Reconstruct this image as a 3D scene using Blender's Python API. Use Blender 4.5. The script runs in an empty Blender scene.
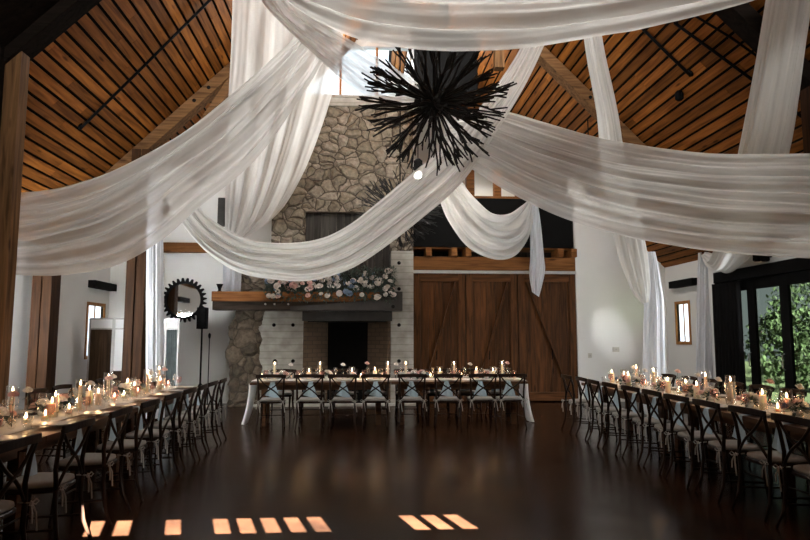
import bpy, bmesh, math, random
from mathutils import Vector, Matrix, noise
C = bpy.context.scene.collection
S = bpy.context.scene
PI = math.pi
rnd = random.Random(7)

# ------------------------------------------------------------------ camera
EYE = Vector((0, 0, 1.52)); YAW = math.radians(3.793); PITCH = math.radians(6.07); FPX = 630.0
cam_d = bpy.data.cameras.new('camera'); cam_d.lens = 28.0; cam_d.sensor_width = 36.0
cam_d.clip_start = .05; cam_d.clip_end = 300
cam = bpy.data.objects.new('camera', cam_d); C.objects.link(cam)
cam.location = EYE; cam.rotation_euler = (PI/2 + PITCH, 0, -YAW)
S.camera = cam
F_ = Vector((math.sin(YAW)*math.cos(PITCH), math.cos(YAW)*math.cos(PITCH), math.sin(PITCH)))
R_ = Vector((math.cos(YAW), -math.sin(YAW), 0)); U_ = R_.cross(F_)
def at(px, py, Y):
    d = F_ + R_*((px-405)/FPX) + U_*((270-py)/FPX)
    return EYE + d*(Y/d.y)

# ------------------------------------------------------------------ world, sun, large lights, exposure
S.view_settings.view_transform = 'Standard'; S.view_settings.look = 'None'
S.view_settings.gamma = 1.0; S.view_settings.use_curve_mapping = False
S.view_settings.exposure = 1.0
w = bpy.data.worlds.new('sky'); S.world = w; w.use_nodes = True
nt = w.node_tree; bg = nt.nodes['Background']; bg.inputs[0].default_value = (.80, .88, 1, 1); bg.inputs[1].default_value = 1.6
try:
    S.cycles.use_denoising = True; S.cycles.max_bounces = 7; S.cycles.diffuse_bounces = 3; S.cycles.glossy_bounces = 3
    S.cycles.transmission_bounces = 5; S.cycles.transparent_max_bounces = 24; S.cycles.sample_clamp_indirect = 3.0
    S.cycles.caustics_reflective = False; S.cycles.caustics_refractive = False
except Exception: pass
def light(name, kind, loc, energy, color=(1, 1, 1), direction=(0, 0, -1), **kw):
    d = bpy.data.lights.new(name, kind); d.energy = energy; d.color = color
    for k, v in kw.items(): setattr(d, k, v)
    o = bpy.data.objects.new(name, d); C.objects.link(o); o.location = loc
    o.rotation_euler = Vector(direction).to_track_quat('-Z', 'Y').to_euler()
    return o
SUN_DIR = Vector((-.28, 1, -.5))
light('sun', 'SUN', (6, -12, 12), 190.0, (1.0, .94, .90), SUN_DIR, angle=math.radians(.12))
# area lamps for daylight, some added where no opening is built
light('front_gable_fill', 'AREA', (.72, -3.7, 6.9), 265, (1, .985, .94), (0, 1, .22), shape='RECTANGLE', size=5.0, size_y=2.0, spread=math.radians(100))  # lamp added behind the camera; no window is built in this gable
light('high_window_daylight', 'AREA', (.45, 14.6, 7.85), 175, (1, .97, .93), (0, -1, -.05), shape='RECTANGLE', size=1.6, size_y=.8)
light('back_wall_fill', 'AREA', (.7, 8.6, 7.9), 140, (1, .97, .93), (0, 1, -.45), shape='RECTANGLE', size=3.0, size_y=1.2)  # added under the roof to brighten the back wall; no dormer is built
light('left_window_daylight', 'AREA', (-5.8, 9.4, 1.75), 112, (.96, .98, 1), (.7, 1, .15), shape='RECTANGLE', size=.8, size_y=1.0)
light('right_door_daylight', 'AREA', (7.12, 11.2, 1.85), 52, (.96, .98, 1), (-1, .25, 0), shape='RECTANGLE', size=2.4, size_y=1.2, spread=math.radians(130))
light('loft_daylight', 'AREA', (3.2, 17.0, 6.2), 26, (1, .92, .80), (0, -.1, -1), shape='RECTANGLE', size=2.5, size_y=1.5)

# ------------------------------------------------------------------ materials
MATS = {}
def nodes(name):
    m = bpy.data.materials.new(name); m.use_nodes = True
    return m, m.node_tree, m.node_tree.nodes, m.node_tree.links, m.node_tree.nodes['Principled BSDF']
def flat(name, col, rough=.6, metal=0.0, spec=None, var=.12, scale=6, bump=0.0):
    m, t, N, L, b = nodes(name)
    tc = N.new('ShaderNodeTexCoord'); nz = N.new('ShaderNodeTexNoise'); nz.inputs['Scale'].default_value = scale; nz.inputs['Detail'].default_value = 4
    L.new(tc.outputs['Object'], nz.inputs['Vector'])
    r = N.new('ShaderNodeValToRGB'); r.color_ramp.elements[0].position = .3; r.color_ramp.elements[1].position = .7
    r.color_ramp.elements[0].color = (*[c*(1-var) for c in col], 1); r.color_ramp.elements[1].color = (*[min(1, c*(1+var)) for c in col], 1)
    L.new(nz.outputs['Fac'], r.inputs[0]); L.new(r.outputs[0], b.inputs['Base Color'])
    b.inputs['Roughness'].default_value = rough; b.inputs['Metallic'].default_value = metal
    if spec is not None: b.inputs['Specular IOR Level'].default_value = spec
    if bump:
        bp = N.new('ShaderNodeBump'); bp.inputs['Strength'].default_value = bump; bp.inputs['Distance'].default_value = .02
        L.new(nz.outputs['Fac'], bp.inputs['Height']); L.new(bp.outputs[0], b.inputs['Normal'])
    MATS[name] = m; return m
def wood(name, c1, c2, rough=.6, axis='Y', island=True, knots=True, spec=.3, sc=1.0, isl_rng=.45):
    m, t, N, L, b = nodes(name)
    tc = N.new('ShaderNodeTexCoord'); mp = N.new('ShaderNodeMapping')
    s = {'X': (1, 14, 14), 'Y': (14, 1, 14), 'Z': (14, 14, 1)}[axis]
    mp.inputs['Scale'].default_value = [k*sc for k in s]
    L.new(tc.outputs['Object'], mp.inputs[0])
    gi = N.new('ShaderNodeNewGeometry')
    add = N.new('ShaderNodeVectorMath'); add.operation = 'ADD'
    sca = N.new('ShaderNodeVectorMath'); sca.operation = 'SCALE'; sca.inputs[0].default_value = (31, 17, 23)
    L.new(gi.outputs['Random Per Island'], sca.inputs['Scale'])
    L.new(mp.outputs[0], add.inputs[0]); L.new(sca.outputs[0], add.inputs[1])
    nz = N.new('ShaderNodeTexNoise'); nz.inputs['Scale'].default_value = 1.2; nz.inputs['Detail'].default_value = 7; nz.inputs['Distortion'].default_value = .8
    L.new(add.outputs[0], nz.inputs['Vector'])
    r = N.new('ShaderNodeValToRGB'); r.color_ramp.elements[0].position = .32; r.color_ramp.elements[1].position = .68
    r.color_ramp.elements[0].color = (*c1, 1); r.color_ramp.elements[1].color = (*c2, 1)
    L.new(nz.outputs['Fac'], r.inputs[0])
    out = r.outputs[0]
    if knots:
        mp2 = N.new('ShaderNodeMapping'); mp2.inputs['Scale'].default_value = {'X': (1.2, 5, 5), 'Y': (5, 1.2, 5), 'Z': (5, 5, 1.2)}[axis]
        L.new(tc.outputs['Object'], mp2.inputs[0])
        vo = N.new('ShaderNodeTexVoronoi'); vo.inputs['Scale'].default_value = 1.0; L.new(mp2.outputs[0], vo.inputs['Vector'])
        r2 = N.new('ShaderNodeValToRGB'); r2.color_ramp.elements[0].position = .05; r2.color_ramp.elements[1].position = .13
        r2.color_ramp.elements[0].color = (.18, .13, .1, 1); r2.color_ramp.elements[1].color = (1, 1, 1, 1)
        L.new(vo.outputs['Distance'], r2.inputs[0])
        mx = N.new('ShaderNodeMixRGB'); mx.blend_type = 'MULTIPLY'; mx.inputs[0].default_value = .8
        L.new(out, mx.inputs[1]); L.new(r2.outputs[0], mx.inputs[2]); out = mx.outputs[0]
    if island:
        mr = N.new('ShaderNodeMapRange'); mr.inputs['To Min'].default_value = 1-isl_rng; mr.inputs['To Max'].default_value = 1+isl_rng*.5
        L.new(gi.outputs['Random Per Island'], mr.inputs[0])
        hs = N.new('ShaderNodeHueSaturation'); L.new(mr.outputs[0], hs.inputs['Value']); L.new(out, hs.inputs['Color']); out = hs.outputs[0]
    L.new(out, b.inputs['Base Color']); b.inputs['Roughness'].default_value = rough; b.inputs['Specular IOR Level'].default_value = spec*.4
    bp = N.new('ShaderNodeBump'); bp.inputs['Strength'].default_value = .25; bp.inputs['Distance'].default_value = .01
    L.new(nz.outputs['Fac'], bp.inputs['Height']); L.new(bp.outputs[0], b.inputs['Normal'])
    MATS[name] = m; return m
def stone(name, scale, cols, mortar, bump=.8, rough=.9, sz=(1, 1, 1.25)):
    m, t, N, L, b = nodes(name)
    tc = N.new('ShaderNodeTexCoord')
    nd = N.new('ShaderNodeTexNoise'); nd.inputs['Scale'].default_value = 2.3; nd.inputs['Detail'].default_value = 3
    L.new(tc.outputs['Object'], nd.inputs['Vector'])
    ms = N.new('ShaderNodeVectorMath'); ms.operation = 'SCALE'; ms.inputs['Scale'].default_value = .28
    L.new(nd.outputs['Color'], ms.inputs[0])
    ad = N.new('ShaderNodeVectorMath'); ad.operation = 'ADD'; L.new(tc.outputs['Object'], ad.inputs[0]); L.new(ms.outputs[0], ad.inputs[1])
    mp = N.new('ShaderNodeMapping'); mp.inputs['Scale'].default_value = sz; L.new(ad.outputs[0], mp.inputs[0])
    v1 = N.new('ShaderNodeTexVoronoi'); v1.inputs['Scale'].default_value = scale; L.new(mp.outputs[0], v1.inputs['Vector'])
    v2 = N.new('ShaderNodeTexVoronoi'); v2.feature = 'DISTANCE_TO_EDGE'; v2.inputs['Scale'].default_value = scale; L.new(mp.outputs[0], v2.inputs['Vector'])
    sp = N.new('ShaderNodeSeparateColor'); L.new(v1.outputs['Color'], sp.inputs[0])
    r = N.new('ShaderNodeValToRGB'); e = r.color_ramp.elements
    e[0].color = (*cols[0], 1); e[1].color = (*cols[-1], 1)
    for i, c in enumerate(cols[1:-1]):
        q = e.new((i+1)/(len(cols)-1)); q.color = (*c, 1)
    L.new(sp.outputs[0], r.inputs[0])
    nz = N.new('ShaderNodeTexNoise'); nz.inputs['Scale'].default_value = 14; nz.inputs['Detail'].default_value = 8; L.new(tc.outputs['Object'], nz.inputs['Vector'])
    r3 = N.new('ShaderNodeValToRGB'); r3.color_ramp.elements[0].position = .3; r3.color_ramp.elements[0].color = (.6, .6, .6, 1); r3.color_ramp.elements[1].position = .7; r3.color_ramp.elements[1].color = (1.1, 1.1, 1.1, 1)
    L.new(nz.outputs['Fac'], r3.inputs[0])
    mx = N.new('ShaderNodeMixRGB'); mx.blend_type = 'MULTIPLY'; mx.inputs[0].default_value = 1; L.new(r.outputs[0], mx.inputs[1]); L.new(r3.outputs[0], mx.inputs[2])
    re = N.new('ShaderNodeValToRGB'); re.color_ramp.elements[0].position = .006; re.color_ramp.elements[1].position = .05
    L.new(v2.outputs['Distance'], re.inputs[0])
    m2 = N.new('ShaderNodeMixRGB'); m2.inputs[1].default_value = (*mortar, 1); L.new(re.outputs[0], m2.inputs[0]); L.new(mx.outputs[0], m2.inputs[2])
    L.new(m2.outputs[0], b.inputs['Base Color']); b.inputs['Roughness'].default_value = rough; b.inputs['Specular IOR Level'].default_value = .2
    rb = N.new('ShaderNodeMapRange'); rb.inputs['From Max'].default_value = .22; L.new(v2.outputs['Distance'], rb.inputs[0])
    ma = N.new('ShaderNodeMath'); ma.operation = 'MULTIPLY_ADD'; L.new(nz.outputs['Fac'], ma.inputs[0]); ma.inputs[1].default_value = .45; L.new(rb.outputs[0], ma.inputs[2])
    bp = N.new('ShaderNodeBump'); bp.inputs['Strength'].default_value = bump; bp.inputs['Distance'].default_value = .07
    L.new(ma.outputs[0], bp.inputs['Height']); L.new(bp.outputs[0], b.inputs['Normal'])
    MATS[name] = m; return m
def cloth(name, col, dens=.86, trans=.4):
    """thin woven fabric: density varies with the gathers that run along it"""
    m, t, N, L, b = nodes(name); N.remove(b)
    out = [n for n in N if n.type == 'OUTPUT_MATERIAL'][0]
    uv = N.new('ShaderNodeUVMap'); mp = N.new('ShaderNodeMapping'); mp.inputs['Scale'].default_value = (1.6, 21, 1); L.new(uv.outputs[0], mp.inputs[0])
    nz = N.new('ShaderNodeTexNoise'); nz.inputs['Scale'].default_value = 1; nz.inputs['Detail'].default_value = 3; L.new(mp.outputs[0], nz.inputs['Vector'])
    mr = N.new('ShaderNodeMapRange'); mr.inputs['From Min'].default_value = .3; mr.inputs['From Max'].default_value = .72
    mr.inputs['To Min'].default_value = dens-.20; mr.inputs['To Max'].default_value = min(1, dens+.13); L.new(nz.outputs['Fac'], mr.inputs[0])
    lw = N.new('ShaderNodeLayerWeight'); lw.inputs[0].default_value = .35
    ad = N.new('ShaderNodeMath'); ad.operation = 'MULTIPLY_ADD'; ad.use_clamp = True
    L.new(lw.outputs['Facing'], ad.inputs[0]); ad.inputs[1].default_value = .22; L.new(mr.outputs[0], ad.inputs[2])
    di = N.new('ShaderNodeBsdfDiffuse'); di.inputs[0].default_value = (*col, 1)
    tl = N.new('ShaderNodeBsdfTranslucent'); tl.inputs[0].default_value = (*col, 1)
    mx = N.new('ShaderNodeMixShader'); mx.inputs[0].default_value = trans; L.new(di.outputs[0], mx.inputs[1]); L.new(tl.outputs[0], mx.inputs[2])
    bp = N.new('ShaderNodeBump'); bp.inputs['Strength'].default_value = .38; bp.inputs['Distance'].default_value = .03; L.new(nz.outputs['Fac'], bp.inputs['Height'])
    L.new(bp.outputs[0], di.inputs['Normal'])
    tp = N.new('ShaderNodeBsdfTransparent')
    m2 = N.new('ShaderNodeMixShader'); L.new(ad.outputs[0], m2.inputs[0]); L.new(tp.outputs[0], m2.inputs[1]); L.new(mx.outputs[0], m2.inputs[2])
    L.new(m2.outputs[0], out.inputs[0]); MATS[name] = m; return m
def glass(name, tint=(1, 1, 1), refl=.5):
    m, t, N, L, b = nodes(name); N.remove(b)
    out = [n for n in N if n.type == 'OUTPUT_MATERIAL'][0]
    fr = N.new('ShaderNodeFresnel'); ge = N.new('ShaderNodeNewGeometry'); im = N.new('ShaderNodeMapRange')
    im.inputs['To Min'].default_value = 1.5; im.inputs['To Max'].default_value = 1/1.5; L.new(ge.outputs['Backfacing'], im.inputs[0]); L.new(im.outputs[0], fr.inputs[0])
    mu = N.new('ShaderNodeMath'); mu.operation = 'MULTIPLY_ADD'; mu.use_clamp = True; L.new(fr.outputs[0], mu.inputs[0]); mu.inputs[1].default_value = refl*1.6; mu.inputs[2].default_value = .03
    tp = N.new('ShaderNodeBsdfTransparent'); tp.inputs[0].default_value = (*tint, 1)
    gl = N.new('ShaderNodeBsdfGlossy'); gl.inputs['Roughness'].default_value = .04; gl.inputs[0].default_value = (*[min(1, c*1.0) for c in tint], 1)
    mx = N.new('ShaderNodeMixShader'); L.new(mu.outputs[0], mx.inputs[0]); L.new(tp.outputs[0], mx.inputs[1]); L.new(gl.outputs[0], mx.inputs[2])
    L.new(mx.outputs[0], out.inputs[0]); MATS[name] = m; return m
def emit(name, col, st):
    m, t, N, L, b = nodes(name)
    b.inputs['Base Color'].default_value = (*col, 1); b.inputs['Emission Color'].default_value = (*col, 1); b.inputs['Emission Strength'].default_value = st
    try: m.cycles.emission_sampling = 'NONE'
    except Exception: pass
    MATS[name] = m; return m

M_board = wood('ceiling_board', (.14, .046, .0085), (.34, .125, .024), .55, 'Y', spec=.25, isl_rng=.4)
M_deck = flat('ceiling_gap', (.004, .0035, .003), .9, spec=.1)
M_beam = wood('timber', (.06, .030, .012), (.19, .10, .043), .7, 'Z', island=False)
M_beamx = wood('timber_along', (.07, .034, .013), (.19, .097, .040), .7, 'X', island=False)
M_post = wood('post_timber', (.016, .0065, .0023), (.055, .023, .0085), .65, 'Z', island=False)
M_header = wood('header_timber', (.10, .038, .010), (.23, .095, .028), .6, 'X', island=False)
M_door = wood('barn_door_wood', (.030, .0115, .0038), (.115, .045, .0145), .6, 'Z', isl_rng=.3)
M_doorx = wood('barn_rail_wood', (.034, .013, .0045), (.125, .05, .0165), .6, 'X', isl_rng=.3)
M_grey = wood('grey_plank', (.030, .027, .023), (.080, .072, .063), .8, 'Z')
M_mantel = wood('mantel_wood', (.17, .065, .02), (.36, .155, .05), .6, 'X', island=False)
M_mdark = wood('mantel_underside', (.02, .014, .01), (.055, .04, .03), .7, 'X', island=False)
M_shadet = wood('shaded_timber', (.004, .003, .002), (.012, .008, .006), .8, 'X', island=False, spec=.15)  # timber with the near bay's shadow put into its colour
M_trim = wood('window_trim', (.25, .11, .035), (.42, .20, .07), .6, 'Z', island=False, knots=False)
M_chair = wood('chair_wood', (.008, .0045, .003), (.024, .012, .007), .45, 'Z', island=False, knots=False, spec=.28)
M_table = wood('table_wood', (.045, .020, .009), (.12, .055, .024), .4, 'X', isl_rng=.25, spec=.5)
M_screenw = wood('screen_wood', (.045, .026, .014), (.10, .062, .035), .7, 'Z', island=True)
M_wall = flat('plaster', (.76, .765, .735), .9, var=.03, scale=1.2, spec=.2)
M_stone = stone('rubble_stone', 3.3, [(.17, .14, .10), (.29, .245, .18), (.22, .185, .135), (.35, .30, .235), (.20, .17, .13)], (.05, .04, .03), bump=1.0)
M_ledge = stone('ledge_stone', 2.2, [(.10, .08, .06), (.23, .19, .14), (.15, .125, .09), (.27, .23, .18)], (.035, .028, .022), sz=(1, 1, 2.8))
M_column = stone('boulder_stone', 3.0, [(.075, .06, .042), (.16, .125, .09), (.11, .085, .06)], (.05, .038, .028), bump=1.0)
M_metal = flat('dark_steel', (.032, .030, .027), .6, .2, var=.3, scale=5)
M_black = flat('black_metal', (.005, .005, .005), .7, 0, spec=.06, var=.1)
M_branch = flat('black_branch', (.006, .0055, .005), .6, 0, spec=.3)
M_rail = flat('galvanised_track', (.42, .41, .39), .45, .6)
M_drape = cloth('sheer_chiffon', (.885, .885, .86), .84, .38)
M_sheer = cloth('sheer_voile', (.90, .90, .88), .66, .42)
M_curt = cloth('curtain_voile', (.80, .825, .86), .95, .35)
M_gauze = cloth('gauze_runner', (.80, .78, .74), .93, .2)
M_napkin = flat('dusty_blue_linen', (.36, .46, .52), .85, var=.08, scale=30)
M_cushion = flat('ivory_canvas', (.31, .295, .265), .9, var=.06, scale=14, bump=.2)
M_plate = flat('white_porcelain', (.74, .72, .68), .18, var=.02)
M_glass = glass('clear_glass', (.985, .985, .98), .42)
M_pink = glass('blush_glass', (.97, .87, .86), .34)
M_dpane = glass('tinted_door_glass', (.27, .29, .26), .8)
M_pane = glass('window_glass', (.93, .96, .95), .6)
M_wax = flat('ivory_wax', (.80, .66, .46), .5, var=.03)
MATS['ivory_wax'].node_tree.nodes['Principled BSDF'].inputs['Subsurface Weight'].default_value = .3
M_flame = emit('candle_flame', (1, .72, .42), 12)
M_rosew = flat('white_petal', (.80, .74, .68), .8, var=.08, scale=20)
M_rosep = flat('blush_petal', (.78, .52, .46), .8, var=.12, scale=20)
M_roseb = flat('blue_petal', (.23, .31, .43), .8, var=.15, scale=20)
M_leaf = flat('leaf_green', (.055, .085, .065), .7, var=.4, scale=12)
M_hedge = flat('hedge_green', (.035, .062, .022), .8, var=.6, scale=5)
M_brickw = flat('brick_red', (.33, .12, .07), .85, var=.3, scale=9)
M_ground = flat('lawn', (.09, .12, .055), .9, var=.3, scale=2)
M_silver = flat('steel_cutlery', (.6, .58, .55), .25, 1.0)
M_white = flat('white_panel', (.74, .75, .74), .6, var=.02)
M_greyst = flat('grey_cloth', (.10, .125, .125), .9)
M_outlet = flat('outlet_plastic', (.55, .53, .46), .5)
M_mirror = flat('mirror_glass', (.88, .9, .9), .03, 1.0, var=.01)
M_bulb = emit('lamp_bulb', (1, .93, .82), 45)
# striped greyish cloth
# concrete
def concrete():
    m, t, N, L, b = nodes('board_formed_concrete')
    tc = N.new('ShaderNodeTexCoord'); wv = N.new('ShaderNodeTexWave'); wv.bands_direction = 'Z'; wv.inputs['Scale'].default_value = 2.1; wv.inputs['Distortion'].default_value = .5
    L.new(tc.outputs['Object'], wv.inputs['Vector'])
    nz = N.new('ShaderNodeTexNoise'); nz.inputs['Scale'].default_value = 4; nz.inputs['Detail'].default_value = 8; L.new(tc.outputs['Object'], nz.inputs['Vector'])
    r = N.new('ShaderNodeValToRGB'); r.color_ramp.elements[0].color = (.25, .235, .20, 1); r.color_ramp.elements[1].color = (.43, .415, .37, 1)
    r.color_ramp.elements[0].position = .3; r.color_ramp.elements[1].position = .7; L.new(nz.outputs['Fac'], r.inputs[0])
    rl = N.new('ShaderNodeValToRGB'); rl.color_ramp.elements[0].color = (.74, .72, .69, 1); rl.color_ramp.elements[1].position = .08; L.new(wv.outputs['Fac'], rl.inputs[0])
    mx = N.new('ShaderNodeMixRGB'); mx.blend_type = 'MULTIPLY'; mx.inputs[0].default_value = 1; L.new(r.outputs[0], mx.inputs[1]); L.new(rl.outputs[0], mx.inputs[2])
    L.new(mx.outputs[0], b.inputs['Base Color']); b.inputs['Roughness'].default_value = .85
    bp = N.new('ShaderNodeBump'); bp.inputs['Strength'].default_value = .4; bp.inputs['Distance'].default_value = .02; L.new(rl.outputs[0], bp.inputs['Height']); L.new(bp.outputs[0], b.inputs['Normal'])
    return m
M_conc = concrete()
def firebrick():
    m, t, N, L, b = nodes('fire_brick')
    tc = N.new('ShaderNodeTexCoord'); mp = N.new('ShaderNodeMapping'); mp.inputs['Rotation'].default_value = (PI/2, 0, 0); L.new(tc.outputs['Object'], mp.inputs[0])
    br = N.new('ShaderNodeTexBrick'); br.inputs['Scale'].default_value = 2.6; br.inputs['Color1'].default_value = (.13, .085, .05, 1); br.inputs['Color2'].default_value = (.095, .062, .036, 1); br.inputs['Mortar'].default_value = (.06, .042, .028, 1)
    L.new(mp.outputs[0], br.inputs['Vector']); L.new(br.outputs['Color'], b.inputs['Base Color']); b.inputs['Roughness'].default_value = .9
    return m
M_fire = firebrick()
def floor_mat():
    m, t, N, L, b = nodes('stained_concrete_floor')
    tc = N.new('ShaderNodeTexCoord')
    nz = N.new('ShaderNodeTexNoise'); nz.inputs['Scale'].default_value = 1.1; nz.inputs['Detail'].default_value = 10; nz.inputs['Roughness'].default_value = .65; L.new(tc.outputs['Object'], nz.inputs['Vector'])
    r = N.new('ShaderNodeValToRGB'); r.color_ramp.elements[0].position = .3; r.color_ramp.elements[1].position = .72
    r.color_ramp.elements[0].color = (.008, .0042, .0028, 1); r.color_ramp.elements[1].color = (.052, .023, .0115, 1)
    L.new(nz.outputs['Fac'], r.inputs[0]); L.new(r.outputs[0], b.inputs['Base Color'])
    n2 = N.new('ShaderNodeTexNoise'); n2.inputs['Scale'].default_value = 2.5; n2.inputs['Detail'].default_value = 2; L.new(tc.outputs['Object'], n2.inputs['Vector'])
    mr = N.new('ShaderNodeMapRange'); mr.inputs['To Min'].default_value = .18; mr.inputs['To Max'].default_value = .30; L.new(n2.outputs['Fac'], mr.inputs[0]); L.new(mr.outputs[0], b.inputs['Roughness'])
    b.inputs['Specular IOR Level'].default_value = .15
    return m
M_floor = floor_mat()

# ------------------------------------------------------------------ mesh helpers
def nb(): return bmesh.new()
def box(bm, x0, x1, y0, y1, z0, z1, M=None):
    v = [bm.verts.new(p) for p in ((x0,y0,z0),(x1,y0,z0),(x1,y1,z0),(x0,y1,z0),(x0,y0,z1),(x1,y0,z1),(x1,y1,z1),(x0,y1,z1))]
    if M is not None:
        for q in v: q.co = M @ q.co
    for f in ((0,3,2,1),(4,5,6,7),(0,1,5,4),(1,2,6,5),(2,3,7,6),(3,0,4,7)): bm.faces.new([v[i] for i in f])
    return v
def beam(bm, a, b, wd, ht, up=(0, 0, 1)):
    """rectangular bar from a to b"""
    a = Vector(a); b = Vector(b); d = (b-a).normalized(); s = d.cross(Vector(up)).normalized(); u = s.cross(d)
    v = []
    for p in (a, b):
        for i, j in ((-1,-1),(1,-1),(1,1),(-1,1)): v.append(bm.verts.new(p + s*(i*wd/2) + u*(j*ht/2)))
    for f in ((0,3,2,1),(4,5,6,7),(0,1,5,4),(1,2,6,5),(2,3,7,6),(3,0,4,7)): bm.faces.new([v[i] for i in f])
def prism(bm, poly, y0, y1, axis='Y'):
    """extrude an (a,b) polygon; axis Y: a=x,b=z ; axis X: a=y,b=z"""
    mk = (lambda a, b, t: (a, t, b)) if axis == 'Y' else (lambda a, b, t: (t, a, b))
    A = [bm.verts.new(mk(a, b, y0)) for a, b in poly]; B = [bm.verts.new(mk(a, b, y1)) for a, b in poly]
    bm.faces.new(A); bm.faces.new(B[::-1]); n = len(poly)
    for i in range(n): bm.faces.new((A[i], B[i], B[(i+1) % n], A[(i+1) % n]))
def tube(bm, pts, rad, n=8, cap=True, flatz=1.0, up=(0, 0, 1)):
    pts = [Vector(p) for p in pts]; rings = []
    if not hasattr(rad, '__len__'): rad = [rad]*len(pts)
    for i, p in enumerate(pts):
        d = (pts[min(i+1, len(pts)-1)] - pts[max(i-1, 0)]).normalized()
        u = Vector(up) if abs(d.dot(Vector(up))) < .95 else Vector((1, 0, 0)) if abs(d.x) < .9 else Vector((0, 1, 0))
        s = d.cross(u).normalized(); t = s.cross(d)
        rings.append([bm.verts.new(p + (s*math.cos(2*PI*k/n) + t*math.sin(2*PI*k/n)*flatz)*rad[i]) for k in range(n)])
    for i in range(len(rings)-1):
        for k in range(n):
            bm.faces.new((rings[i][k], rings[i][(k+1) % n], rings[i+1][(k+1) % n], rings[i+1][k]))
    if cap: bm.faces.new(rings[0][::-1]); bm.faces.new(rings[-1])
def lathe(bm, prof, n=20, c=(0, 0, 0), closed_top=False):
    rings = []
    for r, z in prof:
        rings.append([bm.verts.new((c[0]+max(r, .0004)*math.cos(2*PI*k/n), c[1]+max(r, .0004)*math.sin(2*PI*k/n), c[2]+z)) for k in range(n)])
    for i in range(len(rings)-1):
        for k in range(n): bm.faces.new((rings[i][k], rings[i][(k+1) % n], rings[i+1][(k+1) % n], rings[i+1][k]))
    bm.faces.new(rings[0][::-1])
    if closed_top: bm.faces.new(rings[-1])
def obj(name, bm, mat, parent=None, smooth=False, bevel=0.0, **props):
    bmesh.ops.recalc_face_normals(bm, faces=bm.faces)
    me = bpy.data.meshes.new(name); bm.to_mesh(me); bm.free()
    if mat: me.materials.append(mat)
    if smooth:
        for p in me.polygons: p.use_smooth = True
    o = bpy.data.objects.new(name, me); C.objects.link(o)
    if parent: o.parent = parent
    if bevel:
        b = o.modifiers.new('bevel', 'BEVEL'); b.width = bevel; b.segments = 2; b.limit_method = 'ANGLE'
    for k, v in props.items(): o[k] = v
    return o
def structure(name, bm, mat, parent=None, **k):
    o = obj(name, bm, mat, parent, **k)
    if parent is None: o['kind'] = 'structure'
    return o
def tag(o, label, cat, group=None):
    o['label'] = label; o['category'] = cat
    if group: o['group'] = group
    return o
def thing(name, label, cat, loc=(0, 0, 0), rz=0, group=None):
    o = bpy.data.objects.new(name, None); C.objects.link(o); o.location = loc; o.rotation_euler = (0, 0, rz); o.empty_display_size = .1
    return tag(o, label, cat, group)
def dup(o, loc=None, rz=None, label=None, group=None, parent=None):
    c = o.copy(); C.objects.link(c)
    if parent is not None: c.parent = parent
    if loc is not None: c.location = loc
    if rz is not None: c.rotation_euler = (0, 0, rz)
    if label: c['label'] = label
    if group: c['group'] = group
    for ch in [x for x in KIDS.get(o.name, [])]:
        d = dup(ch, parent=c)
        KIDS.setdefault(c.name, []).append(d)
    return c
KIDS = {}
def reg(*os):
    for o in os:
        for c in o.children: 
            KIDS.setdefault(o.name, []).append(c); reg(c)
ORD = ['zeroth', 'first', 'second', 'third', 'fourth', 'fifth', 'sixth', 'seventh', 'eighth', 'ninth', 'tenth', 'eleventh', 'twelfth', 'thirteenth', 'fourteenth', 'fifteenth', 'sixteenth', 'seventeenth', 'eighteenth', 'nineteenth', 'twentieth']

# ------------------------------------------------------------------ setting
XL, XR, XC = -5.87, 7.30, .715
YF, YB, YL = -4.0, 15.0, 18.2
EZ = 3.2
def roofz(x): return EZ + (XR-XC) - abs(x-XC)
RZ = roofz(XC)
bm = nb(); box(bm, XL-.2, XR+.2, YF-.2, YL+.2, -.2, 0); structure('floor', bm, M_floor)
def wall_with_hole(bm, lo, hi, holes, t0, t1, axis, ztop=EZ):
    """wall along (lo..hi) with rectangular holes (a0,a1,z0,z1)"""
    hs = sorted(holes); cur = lo
    mk = (lambda a0, a1, z0, z1: box(bm, a0, a1, t0, t1, z0, z1)) if axis == 'X' else (lambda a0, a1, z0, z1: box(bm, t0, t1, a0, a1, z0, z1))
    for a0, a1, z0, z1 in hs:
        mk(cur, a0, 0, ztop); 
        if z0 > 0: mk(a0, a1, 0, z0)
        mk(a0, a1, z1, ztop); cur = a1
    mk(cur, hi, 0, ztop)
# side walls with their openings.  window centres found on the wall planes
def on_x(px, py, X):
    d = F_ + R_*((px-405)/FPX) + U_*((270-py)/FPX); return EYE + d*((X-EYE.x)/d.x)
wl0, wl1 = on_x(87, 302, XL), on_x(103, 344, XL)
WL = (min(wl0.y, wl1.y)+.07, max(wl0.y, wl1.y)-.07, 1.12, 2.2)
wr0, wr1 = on_x(675, 303, XR), on_x(692, 345, XR)
WR = (min(wr0.y, wr1.y)+.07, max(wr0.y, wr1.y)-.07, 1.42, 2.27)
WM = (9.2, 9.9, 1.2, 2.25)
GD = (7.7, 12.45, 0, 2.62)
bm = nb(); wall_with_hole(bm, YF-.2, YL, [WL, WM], XL-.06, XL, 'Y'); structure('wall_left', bm, M_wall)
bm = nb(); wall_with_hole(bm, YF-.2, YL, [WR, GD], XR, XR+.06, 'Y'); structure('wall_right', bm, M_wall)
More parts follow.
